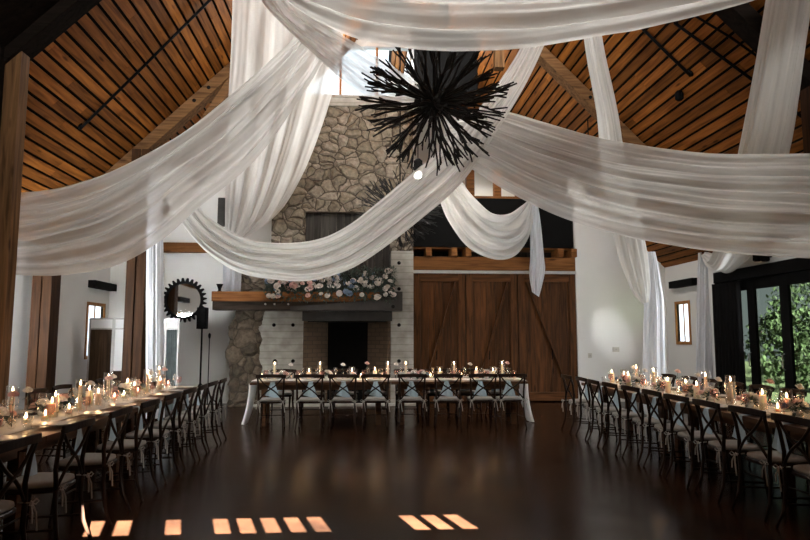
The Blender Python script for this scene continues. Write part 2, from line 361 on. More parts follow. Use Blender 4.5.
# back wall: white gable pieces either side of the chimney and the loft opening
CX0, CX1 = -2.125, 1.16
LX0, LX1 = 1.16, 5.09
bm = nb(); prism(bm, [(XL, 0), (CX0, 0), (CX0, roofz(CX0)), (XL, EZ)], YB, YB+.2); structure('wall_back_left', bm, M_wall)
bm = nb(); prism(bm, [(LX1, 0), (XR, 0), (XR, EZ), (LX1, roofz(LX1))], YB-.25, YB+.2); structure('wall_back_right', bm, M_wall)
gz = 7.25
bm = nb()
prism(bm, [(CX0, gz-.4), (CX0, roofz(CX0)), (-1.5, roofz(-1.5)), (-1.5, gz-.4)], YB, YB+.2)
box(bm, CX0, CX1, YB+.6, YB+.8, 0, gz-.2)
prism(bm, [(-1.5, 8.7), (.3, 8.7), (.3, roofz(.3)), (-1.5, roofz(-1.5))][:4] if roofz(-1.5) > 8.7 else [(-.385, 8.7), (CX1, 8.7), (CX1, roofz(CX1)), (XC, RZ)], YB, YB+.2)
structure('wall_back_middle', bm, M_wall)
bm = nb(); prism(bm, [(XC, 0), (XR, 0), (XR, EZ), (XC, RZ)], YL, YL+.2); structure('wall_loft', bm, M_wall)
# front wall (behind the camera): gable, narrow slots added to throw sun patches on the floor
slots = []
for px in (96.5, 124, 173.5, 221.5, 246, 270.5, 295, 319, 417, 440.5, 465):
    a = at(px-4.2, 524.5, 5.1) if px > 90 else at(px-4, 524.5, 5.1)
    xx = at(px, 524.5, 5.1)
    dd = F_ + R_*((px-405)/FPX) + U_*((270-524.5)/FPX); p = EYE + dd*(-EYE.z/dd.z)
    wdt = .062
    slots.append((p.x, p.y, wdt))
tt = .2
def slot_pos(p):   # back-trace to the middle of the front wall
    k = (p[1]-YF); return p[0]+.28*k, .5*k
sp = [(*slot_pos(p), p[2]) for p in slots]
zc = sum(s[1] for s in sp)/len(sp); z0, z1 = zc-.105, zc+.105
bm = nb(); YW0, YW1 = YF-.02, YF
g_ = .02
prism(bm, [(XL, 0), (XR, 0), (XR, EZ+g_), (XR-(z0-EZ), z0+g_*0), (XL+(z0-EZ), z0), (XL, EZ+g_)], YW0, YW1)
prism(bm, [(XL+(z1-EZ)-g_, z1), (XR-(z1-EZ)+g_, z1), (XC, RZ+g_)], YW0, YW1)
xs = [XL+(z0-EZ)] + sum([[s[0]-s[2], s[0]+s[2]] for s in sorted(sp)], []) + [XR-(z0-EZ)]
for i in range(0, len(xs), 2): box(bm, xs[i], xs[i+1], YW0, YW1, z0, z1)
structure('wall_front', bm, M_wall)
# roof: dark deck and individual boards below it
for side, sx in (('left', -1), ('right', 1)):
    YEND = YB+.25 if sx < 0 else YL+.3
    bm = nb(); x1 = XL-.25 if sx < 0 else XR+.25
    n = Vector((sx*-1, 0, -1)).normalized()   # inward normal
    prism(bm, [(XC, RZ+.02), (x1, roofz(x1)+.02), (x1, roofz(x1)+.25), (XC, RZ+.25)], YF-.3, YEND)
    structure('ceiling_deck_'+side, bm, M_deck)
    bm = nb(); L = (abs(x1-XC))*math.sqrt(2); pitch = .178; bw = .136; r2 = random.Random(3+sx)
    k = 0; s = .1
    while s < L-.05:
        y = YF-.2
        while y < YEND-.1:
            y2 = min(YEND-.1, y+r2.uniform(2.2, 5.2))
            o0 = Vector((XC, 0, RZ)) + Vector((sx, 0, -1)).normalized()*s; o1 = o0 + Vector((sx, 0, -1)).normalized()*bw
            q = []
            for yy in (y+.002, y2-.002):
                for p, h in ((o0, -.012), (o1, -.012), (o1, .022), (o0, .022)):
                    pp = p - n*h*-1*-1; q.append(bm.verts.new((pp.x, yy, pp.z)))
            for f in ((0,3,2,1),(4,5,6,7),(0,1,5,4),(1,2,6,5),(2,3,7,6),(3,0,4,7)): bm.faces.new([q[i] for i in f])
            y = y2
        s += pitch
    structure('ceiling_'+side, bm, M_board)

# windows
def window(name, X, sgn, w4):
    y0, y1, za, zb = w4; t = .07
    bm = nb()
    xi, xo = (X-sgn*.02, X+sgn*.06)
    xa, xb = min(xi, xo), max(xi, xo)
    box(bm, xa, xb, y0-t, y0, za-t, zb+t); box(bm, xa, xb, y1, y1+t, za-t, zb+t)
    box(bm, xa, xb, y0, y1, zb, zb+t); box(bm, xa-.01, xb, y0, y1, za-t, za)
    fr = structure(name, bm, M_trim, bevel=.004)
    bm = nb(); m = (y0+y1)/2; box(bm, X+sgn*.015, X+sgn*.035, m-.012, m+.012, za, zb)
    obj('mullion', bm, M_trim, fr)
    bm = nb(); box(bm, X+sgn*.045, X+sgn*.05, y0, y1, za, zb); obj('pane', bm, M_pane, fr)
window('window_1', XL, -1, WL); window('window_2', XR, 1, WR); window('window_4', XL, -1, WM)
# gable window above the chimney
bm = nb()
for x in (-1.5, -.6, .3): beam(bm, (x, YB+.1, gz-.1), (x, YB+.1, min(8.7, roofz(x))), .06, .1, (0, 1, 0))
box(bm, -1.5, 1.16, YB+.05, YB+.15, gz-.2, gz-.1); box(bm, -1.5, 1.16, YB+.05, YB+.15, 8.62, 8.72) if False else None
gw = structure('window_3', bm, M_trim)
bm = nb(); prism(bm, [(-1.5, gz-.1), (CX1, gz-.1), (CX1, 8.7), (-.3, 8.7), (-1.5, roofz(-1.5))], YB+.1, YB+.11); obj('pane', bm, M_pane, gw)
# loft
bm = nb(); box(bm, LX0, LX1, YB-.15, YL, 3.62, 3.8); structure('floor_loft', bm, M_header)
bm = nb(); box(bm, LX0, LX1, YB+.35, YB+.5, 0, 3.62); structure('wall_behind_doors', bm, M_grey)
bm = nb(); box(bm, CX1, CX1+.12, YB+.6, YL, 3.8, roofz(CX1)-.05); structure('wall_loft_side', bm, M_wall)
# outside
bm = nb(); box(bm, XR+.2, 40, -10, 40, -.25, -.05); structure('ground_outside', bm, M_ground)
bm = nb(); prism(bm, [(XR+.2, 3.05), (XR+4.2, 2.7), (XR+4.2, 2.85), (XR+.2, 3.2)], 2, 13.2); structure('trim_sun_blocker', bm, M_beamx)  # roof slab added outside to keep the sun out of the glazed doors

# baseboard / door track / trim
bm = nb(); box(bm, LX0, LX1, YB-.28, YB-.2, 3.02, 3.09); tr = structure('trim_door_track', bm, M_rail)

# ------------------------------------------------------------------ posts and trusses
def post(name, x, y, ztop, label, wdt=.19, mat=M_post, split=False):
    bm = nb()
    if split:
        box(bm, x-wdt/2, x-.012, y-wdt/2, y+wdt/2, 0, ztop); box(bm, x+.012, x+wdt/2, y-wdt/2, y+wdt/2, 0, ztop); box(bm, x-.012, x+.012, y-wdt/2+.03, y+wdt/2-.03, 0, ztop)
    else: box(bm, x-wdt/2, x+wdt/2, y-wdt/2, y+wdt/2, 0, ztop)
    o = obj(name, bm, mat, bevel=.008); tag(o, label, 'post', 'timber posts carrying the roof'); return o
PXL, PXR = -4.03, 5.62
o = post('timber_post', PXL, 7.3, 4.92, 'rough timber post nearest the camera beside the left dining table', .19, M_beam)
o = post('timber_post', -3.97, 11.4, 4.86, 'dark split timber post standing right of the white-banded folding screen', .33, split=True)
o = post('timber_post', -5.54, 11.4, 3.33, 'dark timber post against the left white wall by the small window', .33, split=True)
o = post('timber_post', PXR, 7.3, 4.75, 'timber post outside the right dining table under the drapes', .19)
def truss(Y, label, chord, brace, mb=None):
    mb = mb or M_beamx
    t = thing('roof_truss', label, 'roof truss', (XC, Y, 0), 0, 'timber roof trusses')
    dx = 6.35
    for s in (-1, 1):
        bm = nb(); beam(bm, (s*dx, 0, RZ-dx-.2), (0, 0, RZ-.22), .2, .28, (0, 1, 0)); obj('rafter', bm, mb, t, bevel=.01)
        if brace and s < 0:
            bm = nb(); beam(bm, (s*4.6, 0, 3.75), (s*3.15, 0, RZ-3.15-.42), .16, .2, (0, 1, 0)); obj('knee_brace', bm, M_beamx, t, bevel=.008)
        if chord:
            bm = nb(); beam(bm, (s*5.1, 0, 5.28), (s*.1, 0, 8.15), .2, .42, (0, 1, 0)); obj('scissor_chord', bm, mb, t, bevel=.01)
    if not chord:
        bm = nb(); box(bm, 1.75, 1.93, -.09, .09, 6.6, RZ-2.1); obj('strut', bm, M_beam, t)
        for s in (-1, 1):
            bm = nb()
            for q in (0, .25):
                c = Vector((s*(3.55+q), -.11, RZ-3.55-q-.2)); tube(bm, [c, c+Vector((0, -.035, 0))], .035, 10)
            obj('bolt', bm, M_black, t)
    return t
truss(11.4, 'brown timber truss with bolts further back under the board ceiling', False, True)
truss(7.3, 'dark scissor truss nearest the camera under the board ceiling', True, False, M_shadet)  # the shadow on this truss is in its timber colour
bm = nb(); prism(bm, [(-5.6, 2.3), (-4.1, 2.3), (-4.1, 4.9), (-5.6, 3.4)], 7.1, 7.19); prism(bm, [(-4.9, roofz(-4.9)-.16), (-4.9, roofz(-4.9)-.04), (-2.2, roofz(-2.2)-.04), (-2.2, roofz(-2.2)-.16)], 5.6, 7.19)  # near-black sheets added where the near roof bay lies in shade
o = obj('shade_infill', bm, M_shadet); tag(o, 'near-black panel added as shade left of the nearest post', 'panel')

# tie beam on the back left wall
a = at(118, 242, 14.85); b = at(236, 252.5, 14.85)
bm = nb(); box(bm, a.x, b.x, 14.82, 15.0, b.z, a.z); o = obj('ledger_beam', bm, M_header, bevel=.008); tag(o, 'orange-brown timber beam across the white back wall behind the swag', 'beam')

# ------------------------------------------------------------------ conduits and ceiling fittings
def roof_hit(px, py, off=.08):
    d = F_ + R_*((px-405)/FPX) + U_*((270-py)/FPX)
    lo, hi = .5, 40
    for _ in range(60):
        mid = (lo+hi)/2; p = EYE + d*(mid/d.y)
        if p.z < roofz(p.x)-off: lo = mid
        else: hi = mid
    return EYE + d*(lo/d.y)
def conduit(pts, label, r=.022):
    bm = nb(); P = [roof_hit(*p) for p in pts]; tube(bm, P, r, 8)
    for q in (P[0], P[-1]): tube(bm, [q, q+Vector((0, 0, .1))], r*1.5, 8)
    o = obj('ceiling_conduit', bm, M_black, smooth=True); tag(o, label, 'pipe', 'black pipes under the board ceiling')
conduit([(80, 129), (146, 64), (214, -4)], 'black pipe running diagonally up the left ceiling boards', .021)
conduit([(643, 29), (667, 53), (691, 76)], 'short black pipe on the right ceiling above the swag', .024)
conduit([(676, 24), (716, 53), (758, 84), (840, 145)], 'long black pipe crossing the right ceiling behind the column drape')
conduit([(697, 17), (730, 37), (764, 61)], 'uppermost thin black pipe on the right ceiling by the dark truss', .017)
p = roof_hit(679, 91, .02); bm = nb(); lathe(bm, [(.04, 0), (.065, -.03), (.065, -.13), (.035, -.16)], 14, p, True)
o = obj('ceiling_spotlight', bm, M_black, smooth=True); tag(o, 'small black can light fixed to the right ceiling boards', 'ceiling light')
# dark steel housing above the chandelier
a = at(414, 48, 12.2); b = at(478, 92, 12.2)
bm = nb(); box(bm, a.x, b.x, 12.2, 12.9, b.z, a.z+.4); t = obj('duct_housing', bm, M_black, bevel=.02); tag(t, 'black box-shaped duct housing above the nearer branch chandelier', 'duct')
bm = nb(); mx_ = (a.x+b.x)/2; box(bm, mx_-.1, mx_+.1, 12.45, 12.65, a.z+.4, roofz(mx_)-.02); obj('hanger', bm, M_black, t)

# ------------------------------------------------------------------ fireplace
fp = thing('stone_fireplace', 'tall rubble stone fireplace and chimney with concrete piers at the back wall', 'fireplace', (0, 14.4, 0))
def fobj(name, bm, mat, **k):
    for v in bm.verts: v.co.y -= 14.4
    return obj(name, bm, mat, fp, **k)
NX0, NX1, NZ0, NZ1 = -1.36, .62, 2.55, 4.42
ctop = 6.95
bm = nb(); prism(bm, [(-2.12, 2.5), (NX0, 2.5), (NX0, ctop), (-1.85, ctop), (-2.12, 6.6)], 14.5, 15.55); box(bm, NX1, 1.15, 14.5, 15.55, 3.5, ctop); box(bm, NX0, NX1, 14.5, 15.55, NZ1, ctop); box(bm, NX0, NX1, 14.8, 15.55, 2.2, NZ1)
fobj('chimney_stone', bm, M_stone)
bm = nb(); box(bm, -1.65, 1.15, 14.46, 15.55, ctop, ctop+.2); box(bm, -1.6, 1.155, 14.44, 15.55, ctop+.2, ctop+.27); fobj('concrete_cap', bm, M_conc, bevel=.01)
bm = nb()
for i in range(11):
    x = NX0 + i*(NX1-NX0)/11; box(bm, x+.004, x+(NX1-NX0)/11-.004, 14.7, 14.8, 2.45, NZ1)
fobj('plank_recess', bm, M_grey)
bm = nb(); box(bm, -2.85, -2.12, 14.62, 15.0, 2.3, 3.6); fobj('ledge_stone', bm, M_ledge)
bm = nb(); box(bm, -2.35, -1.35, 14.4, 14.99, 0, 2.3); fobj('concrete_pier', bm, M_conc, bevel=.012)
bm = nb(); box(bm, .63, 1.15, 14.4, 15.5, 0, 3.5); fobj('concrete_pier', bm, M_conc, bevel=.012)
for i, (px, py) in enumerate(((274, 325), (293, 325), (293, 361), (275, 361), (399, 263), (399, 289), (399, 325), (399, 361))):
    p = at(px, py, 14.39); bm = nb(); tube(bm, [p+Vector((0, .02, 0)), p-Vector((0, .012, 0))], .042, 12); fobj('tie_hole', bm, M_black)
bm = nb(); box(bm, -1.37, .66, 14.36, 14.75, 1.88, 2.1); fobj('steel_lintel', bm, M_metal, bevel=.006)
bm = nb()
box(bm, -1.36, -1.0, 14.72, 15.4, 0, 1.9) if False else None
prism(bm, [(-1.355, 14.42), (-1.30, 14.42), (-.85, 15.2), (-1.355, 15.2)], 0, 1.9) if False else None
# splayed brick cheeks and back
def cheek(p):
    a = [bm.verts.new((x, y, 0)) for x, y in p]; c = [bm.verts.new((x, y, 1.9)) for x, y in p]
    bm.faces.new(a[::-1]); bm.faces.new(c)
    for i in range(4): bm.faces.new((a[i], a[(i+1) % 4], c[(i+1) % 4], c[i]))
cheek([(-1.35, 14.46), (-1.28, 14.46), (-.80, 15.2), (-1.35, 15.2)]); cheek([(.63, 14.46), (.56, 14.46), (.08, 15.2), (.63, 15.2)])
fobj('brick_cheeks', bm, M_fire)
bm = nb(); box(bm, -.84, .12, 15.15, 15.3, 0, 1.9); box(bm, -1.3, .6, 14.5, 15.2, 1.86, 1.9); fobj('soot_black_back', bm, M_black)
bm = nb(); box(bm, -2.4, 1.2, 14.1, 14.4, 0, .05); fobj('hearth_slab', bm, M_conc, bevel=.01)
# boulder column
bm = nb(); prof = [(-2.98, -2.3, 0), (-2.98, -2.28, .25), (-3.0, -2.30, .7), (-3.06, -2.25, 1.2), (-3.05, -2.25, 1.55), (-2.98, -2.2, 1.75), (-2.85, -2.2, 1.95), (-2.86, -2.2, 2.2)]
rings = []
for (xa, xb, z) in prof:
    ring = []
    for k in range(28):
        a = 2*PI*k/28; cx_ = (xa+xb)/2; rx = (xb-xa)/2; ry = .34
        c_, s_ = math.cos(a), math.sin(a); e = 2/3.2
        p = Vector((cx_+rx*math.copysign(abs(c_)**e, c_), 14.62+ry*math.copysign(abs(s_)**e, s_), z)); ring.append(p)
    rings.append(ring)
V = []
for i in range(len(prof)-1):
    for j in range(4):
        f_ = j/4; V.append([rings[i][k].lerp(rings[i+1][k], f_) for k in range(28)])
V.append(rings[-1])
bv = []
for r in V:
    row = []
    for p in r:
        nn = noise.noise(p*2.4)*.12 + noise.noise(p*6)*.06 + noise.noise(p*13)*.03; d = Vector((p.x+2.63, p.y-14.62, 0)).normalized()
        q = p + d*nn; q.z = min(max(q.z, 0), 2.2); row.append(bm.verts.new(q))
    bv.append(row)
for i in range(len(bv)-1):
    for k in range(28): bm.faces.new((bv[i][k], bv[i][(k+1) % 28], bv[i+1][(k+1) % 28], bv[i+1][k]))
bm.faces.new(bv[0][::-1]); bm.faces.new(bv[-1])
fobj('boulder_column', bm, M_column, smooth=True)
# mantel
mt = thing('mantel_shelf', 'heavy orange timber mantel shelf with a dark steel clad end', 'mantel', (0, 14.05, 2.11))
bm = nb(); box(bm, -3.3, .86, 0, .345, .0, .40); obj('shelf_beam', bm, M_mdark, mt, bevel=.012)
bm = nb(); box(bm, -3.31, .43, -.05, .34, .19, .405); obj('face_board', bm, M_mantel, mt, bevel=.008)
bm = nb(); prism(bm, [(-1.6, -.01), (.87, -.01), (.87, .415), (.36, .415), (.34, .25), (-.9, .12), (-1.6, .08)], -.075, .3); obj('steel_cladding', bm, M_metal, mt, label='dark steel plate wrapping the right end')
for z in (.08, .34):
    bm = nb(); tube(bm, [(.66, -.075, z), (.66, -.1, z)], .04, 10); obj('bolt', bm, M_black, mt)
for x in (-2.15, -1.95, -1.65):
    bm = nb(); tube(bm, [(x, -.0, .13), (x, -.03, .13)], .022, 8); obj('stud', bm, M_rail, mt)
p = at(219.5, 291.5, 14.2)
bm = nb(); lathe(bm, [(.05, 0), (.05, .015), (.03, .03), (.035, .07), (.075, .17), (.07, .175), (.02, .09)], 16, (p.x, 14.2, 2.516))
o = obj('candle_cup', bm, M_black, smooth=True); tag(o, 'small black footed candle cup on the left mantel end', 'candle holder')

# garland on the mantel
def rose_mesh(mat, name='rose_bloom', r=.05, n=3):
    bm = nb()
    for lay in range(n):
        k = 5+lay; rr = r*(.4+.3*lay); h = r*(1.1-.25*lay)
        for i in range(k):
            a0 = 2*PI*i/k + lay*.6; ww = 2*PI/k*.62
            rows = []
            for j in range(4):
                tt_ = j/3; rad = rr*(.3+.75*tt_); z = h*tt_**.8*(1 if lay < 2 else .8)
                rows.append([bm.verts.new((rad*math.cos(a0+s*ww), rad*math.sin(a0+s*ww), z - .15*r*abs(s)*tt_)) for s in (-1, -.4, .4, 1)])
            for j in range(3):
                for q in range(3): bm.faces.new((rows[j][q], rows[j][q+1], rows[j+1][q+1], rows[j+1][q]))
    bmesh.ops.create_icosphere(bm, subdivisions=1, radius=r*.42, matrix=Matrix.Translation((0, 0, r*.5)))
    return obj(name, bm, mat, smooth=True)
gl = thing('mantel_garland', 'garland of white, blush and blue flowers along the mantel shelf', 'flower garland', (0, 14.2, 2.515))
protos = [rose_mesh(M_rosew), rose_mesh(M_rosep), rose_mesh(M_roseb)]
gx0, gx1 = at(268, 290, 14.2).x, at(393, 290, 14.2).x
first = [True]*3; rg = random.Random(5)
for i in range(98):
    u = rg.random(); x = gx0+(gx1-gx0)*u; hmax = .26+.27*max(0, min(1, (u-.25)/.4))*(1 if u < .9 else .75)
    z = .03+rg.random()**.8*hmax; y = -.12 + rg.uniform(0, .16) - .08*(1-z/.5)
    if i % 6 == 0: z = rg.uniform(-.14, .0); y = -.24
    k = rg.choice((0, 0, 0, 0, 1, 2))
    q = protos[k] if first[k] else protos[k].copy()
    if not first[k]: C.objects.link(q)
    first[k] = False; q.parent = gl; q.location = (x, y, z); s = rg.uniform(.95, 1.6); q.scale = (s, s, s)
    q.rotation_euler = (rg.uniform(.6, 1.6), rg.uniform(-.4, .4), 0)
bm = nb(); 
for i in range(3200):
    u = rg.random(); x = gx0-.05+(gx1-gx0+.1)*u; hmax = .27+.28*max(0, min(1, (u-.25)/.45)); z = rg.uniform(-.0, hmax); y = rg.uniform(-.16, .1)
    if i % 5 == 0: z = rg.uniform(-.2, .05); y = -.2-rg.random()*.05
    M = Matrix.Translation((x, y, z)) @ Matrix.Rotation(rg.uniform(0, 6.28), 4, 'Z') @ Matrix.Rotation(rg.uniform(-1.3, 1.3), 4, 'X')
    l = rg.uniform(.06, .13); v = [bm.verts.new(M @ Vector(p)) for p in ((0, 0, 0), (l*.22, l*.5, .006), (0, l, 0), (-l*.22, l*.5, .006))]; bm.faces.new(v)
obj('foliage', bm, M_leaf, gl, kind='stuff')
for (px, h) in ((362, .42), (372, .44), (357, .38), (344, .3), (366, .36), (378, .34)):
    bm = nb(); x = at(px, 290, 14.2).x; tube(bm, [(x, 0, 0), (x+.02, -.02, h*.6), (x+.03, -.03, h)], .005, 5)
    for j in range(16): bmesh.ops.create_icosphere(bm, subdivisions=1, radius=.014, matrix=Matrix.Translation((x+.02+rg.uniform(-.03, .03), -.03+rg.uniform(-.03, .03), h*(.55+.5*j/16))))
    obj('delphinium_spike', bm, M_roseb, gl)

# ------------------------------------------------------------------ barn doors, header, loft rail
dz1 = 3.03
def barn_door(px0, px1, mirror, label, y=14.8, tone=0):
    x0 = max(at(px0, 300, y).x, LX0+.01); x1 = min(at(px1, 300, y).x, LX1-.01); t = thing('barn_door', label, 'door', ((x0+x1)/2, y, 0), 0, 'sliding plank barn doors')
    w_ = (x1-x0)/2; bm = nb(); n = 7
    for i in range(n): box(bm, -w_+i*2*w_/n+.003, -w_+(i+1)*2*w_/n-.003, .02, .06, .03, dz1)
    obj('plank_panel', bm, M_door, t)
    for s in (-1, 1):
        bm = nb(); box(bm, s*w_-(.16 if s > 0 else 0), s*w_+(.16 if s < 0 else 0), -.02, .02, .03, dz1); obj('stile', bm, M_door, t, bevel=.004)
    for z in (.03, dz1-.2):
        bm = nb(); box(bm, -w_+.16, w_-.16, -.02, .02, z, z+.2); obj('rail', bm, M_doorx, t, bevel=.004)
    s = 1 if not mirror else -1
    bm = nb(); beam(bm, (-s*(w_-.22), 0, .25), (s*(w_-.22), 0, dz1-.22), .04, .16, (0, 1, 0)); obj('diagonal_brace', bm, M_door, t)
    bm = nb(); tube(bm, [(s*(w_-.7) if False else w_*.12*s*-1, -.03, 1.0), (w_*.12*s*-1, -.07, 1.05), (w_*.12*s*-1, -.07, 1.2), (w_*.12*s*-1, -.03, 1.25)], .012, 6); obj('pull_handle', bm, M_black, t)
    return t
barn_door(413.5, 465, False, 'left plank barn door with a Z brace next to the concrete pier')
barn_door(466, 517, False, 'middle plank barn door between its two neighbours')
barn_door(518, 576, True, 'right plank barn door, darkest, beside the white wall')
bm = nb(); box(bm, LX0, LX1, YB-.24, YB-.02, 3.1, 3.42); o = obj('header_beam', bm, M_header, bevel=.01); tag(o, 'orange-brown timber header beam above the barn doors', 'beam')
for i, px in enumerate((428.5, 454, 468, 560, 573)):
    p = at(px, 248, 14.7); bm = nb(); box(bm, p.x-.07, p.x+.07, 14.62, 15.2, 3.42, 3.62); o = obj('joist_end', bm, M_header, bevel=.006)
    tag(o, '%s joist end from the left under the black loft railing' % ORD[i+1], 'joist', 'joist ends under the loft')
rt = at(500, 197, 14.8).z
lr = thing('loft_railing', 'solid black railing panel of the loft above the barn doors', 'railing', (0, 14.8, 0))
bm = nb(); box(bm, LX0+.02, LX1-.02, 0, .05, 3.66, rt-.04); obj('panel', bm, M_black, lr)
bm = nb(); box(bm, LX0+.02, LX1-.02, -.04, .1, rt-.04, rt+.01); obj('cap_rail', bm, M_header, lr, bevel=.005)
for i, (px, y) in enumerate(((470, 15.6), (497, 17.2), (519, 16.6), (459, 16.5))):
    p = at(px, 190, y); bm = nb(); box(bm, p.x-.1, p.x+.1, y-.1, y+.1, 3.8, roofz(p.x)-.35); o = obj('loft_post', bm, M_header, bevel=.006)
    tag(o, '%s timber post from the left inside the loft behind the railing' % ORD[[2, 3, 4, 1][i]], 'post', 'posts inside the loft')

# ------------------------------------------------------------------ back-left wall furniture
def gear_mirror():
    c = at(183, 300, 14.9); t = thing('gear_mirror', 'round mirror in a black toothed gear frame on the back wall', 'mirror', (c.x, 15.0, c.z))
    bm = nb(); R0, R1, R2 = .385, .44, .52; n = 28
    def ringpts(r, y, k): a = 2*PI*k/(4*n); return Vector((r*math.cos(a), y, r*math.sin(a)))
    N4 = 4*n; outer = lambda k: R2 if (k % 4) in (1, 2) else R1
    F = [[], [], [], []]
    for k in range(N4):
        F[0].append(bm.verts.new(ringpts(R0, -.06, k))); F[1].append(bm.verts.new(ringpts(outer(k), -.06, k)))
        F[2].append(bm.verts.new(ringpts(outer(k), 0, k))); F[3].append(bm.verts.new(ringpts(R0, 0, k)))
    for k in range(N4):
        j = (k+1) % N4
        for a in range(4): b = (a+1) % 4; bm.faces.new((F[a][k], F[a][j], F[b][j], F[b][k]))
    obj('gear_frame', bm, M_black, t)
    bm = nb(); tube(bm, [(0, -.03, 0), (0, -.01, 0)], R0+.01, 48); obj('mirror_disc', bm, M_mirror, t)
gear_mirror()
p0 = at(202, 329, 13.9); t = thing('speaker_stand', 'slim black tripod stand holding up the loudspeaker', 'speaker stand', (p0.x, 13.9, 0))
bm = nb(); tube(bm, [(0, 0, .3), (0, 0, p0.z)], .02, 8); obj('pole', bm, M_black, t)
for k in range(3):
    a = 2*PI*k/3+.4; bm = nb(); tube(bm, [(0, 0, .55), (.42*math.cos(a), .42*math.sin(a), .012)], .012, 6); obj('leg', bm, M_black, t)
bm = nb(); b0 = at(197.5, 329, 13.9); b1 = at(207.5, 307.5, 13.9); box(bm, b0.x, b1.x, 13.78, 14.02, b0.z, b1.z)
sk = obj('loudspeaker', bm, M_black, bevel=.015); tag(sk, 'black loudspeaker on the stand left of the fireplace', 'loudspeaker')
bm = nb(); box(bm, b0.x+.02, b1.x-.02, 13.77, 13.782, b0.z+.04, b1.z-.03); obj('grille', bm, M_black, sk)
p0 = at(209.5, 338, 14.1); t = thing('microphone_stand', 'thin black microphone stand beside the loudspeaker', 'microphone stand', (p0.x, 14.1, 0))
bm = nb(); tube(bm, [(0, 0, .02), (0, 0, p0.z)], .011, 8); obj('pole', bm, M_black, t)
bm = nb(); lathe(bm, [(.13, 0), (.13, .02), (.02, .035)], 18, (0, 0, 0), True); obj('base', bm, M_black, t)
bm = nb(); lathe(bm, [(.012, 0), (.03, .05), (.03, .1), (.01, .13)], 12, (0, 0, p0.z-.02), True); obj('microphone', bm, M_black, t)
a = at(218.5, 198, 14.9); b = at(224.5, 226, 14.9); bm = nb(); box(bm, a.x, b.x, 14.85, 15.0, b.z, a.z); o = obj('wall_vent', bm, M_metal, bevel=.01); tag(o, 'tall narrow dark vent on the back wall left of the chimney', 'vent')
# folding screen
ys = 13.2; sc = thing('folding_screen', 'folding screen with white top band and brown and white panels', 'screen', (0, ys, 0))
def span(px): return at(px, 350, ys).x
zt = at(100, 318.5, ys).z; zm = at(100, 329.5, ys).z
pan = [(89, 112.5, M_screenw, 'brown plank panel'), (113.5, 139, M_white, 'white panel'), (140, 164, M_screenw, 'brown plank panel'), (165, 178, M_greyst, 'grey striped cloth panel')]
for i, (a, b, m, lb) in enumerate(pan):
    xa, xb = span(a), span(b)
    bm = nb()
    if m is M_white:
        zb_ = at(100, 370, ys).z; box(bm, xa+.02, xb-.02, -.012, .012, zb_, zm)
        obj('panel', bm, m, sc, label=lb)
        bm = nb(); box(bm, xa+.02, xb-.02, -.012, .012, .05, zb_-.02); obj('panel', bm, M_screenw, sc, label='brown lower panel')
    elif m is M_screenw:
        for k in range(5): box(bm, xa+.02+k*(xb-xa-.04)/5, xa+.016+(k+1)*(xb-xa-.04)/5, -.012, .012, .05, zm)
        obj('panel', bm, m, sc, label=lb)
    else:
        for k in range(6):
            x = xa+.02+k*(xb-xa-.04)/6; tube(bm, [(x+.02, 0, .05), (x+.035, 0, 1.0), (x+.02, 0, zm)], .02, 6)
        obj('panel', bm, m, sc, label=lb)
    bm = nb(); box(bm, xa+.02, xb-.02, -.015, .015, zm+.03, zt-.02); obj('white_band', bm, M_white, sc)
    bm = nb(); box(bm, xa-.015, xa+.02, -.02, .02, 0, zt); box(bm, xb-.02, xb+.015, -.02, .02, 0, zt) ; box(bm, xa, xb, -.02, .02, zt-.02, zt+.01); box(bm, xa, xb, -.02, .02, zm, zm+.03)
    obj('frame', bm, M_rail, sc)
# sconces
def sconce(c0, c1, X, sgn, label):
    bm = nb(); y0, y1 = sorted((c0.y, c1.y)); z0_, z1_ = sorted((c0.z, c1.z)); za = (z0_+z1_)/2
    xa, xb = sorted((X, X-sgn*.16)); box(bm, xa, xb, y0, y1, za-.075, za+.085)
    o = obj('wall_sconce', bm, M_black, bevel=.006); tag(o, label, 'wall light', 'long black box wall lights'); return o
c0, c1 = on_x(88, 283, XL), on_x(110, 289, XL); 
sconce(c0, c1, XL, -1, 'long black box wall light above the left wall window')
c0, c1 = on_x(668.5, 285, XR-.16), on_x(692, 282, XR-.16)
sconce(c0, c1, XR, 1, 'long black box wall light above the right wall window')
qa, qb = Vector((XL, 8.7, 2.7)), Vector((XL, 9.8, 2.7)); sconce(qa, qb, XL, -1, 'long black box wall light seen in the round gear mirror')
for (px, py, lb) in ((590, 355.5, 'small beige light switch plate on the white back wall right of the doors'), (616, 349.5, 'wide beige outlet box on the white back wall by the drape')):
    p = at(px, py, 14.74); bm = nb(); ww = .045 if px < 600 else .08; box(bm, p.x-ww, p.x+ww, 14.735, 14.75, p.z-.055, p.z+.055); o = obj('wall_plate', bm, M_outlet, bevel=.003); tag(o, lb, 'switch plate')
    bm = nb(); box(bm, p.x-.012, p.x+.012, 14.728, 14.736, p.z-.02, p.z+.02); obj('toggle', bm, M_rail, o)

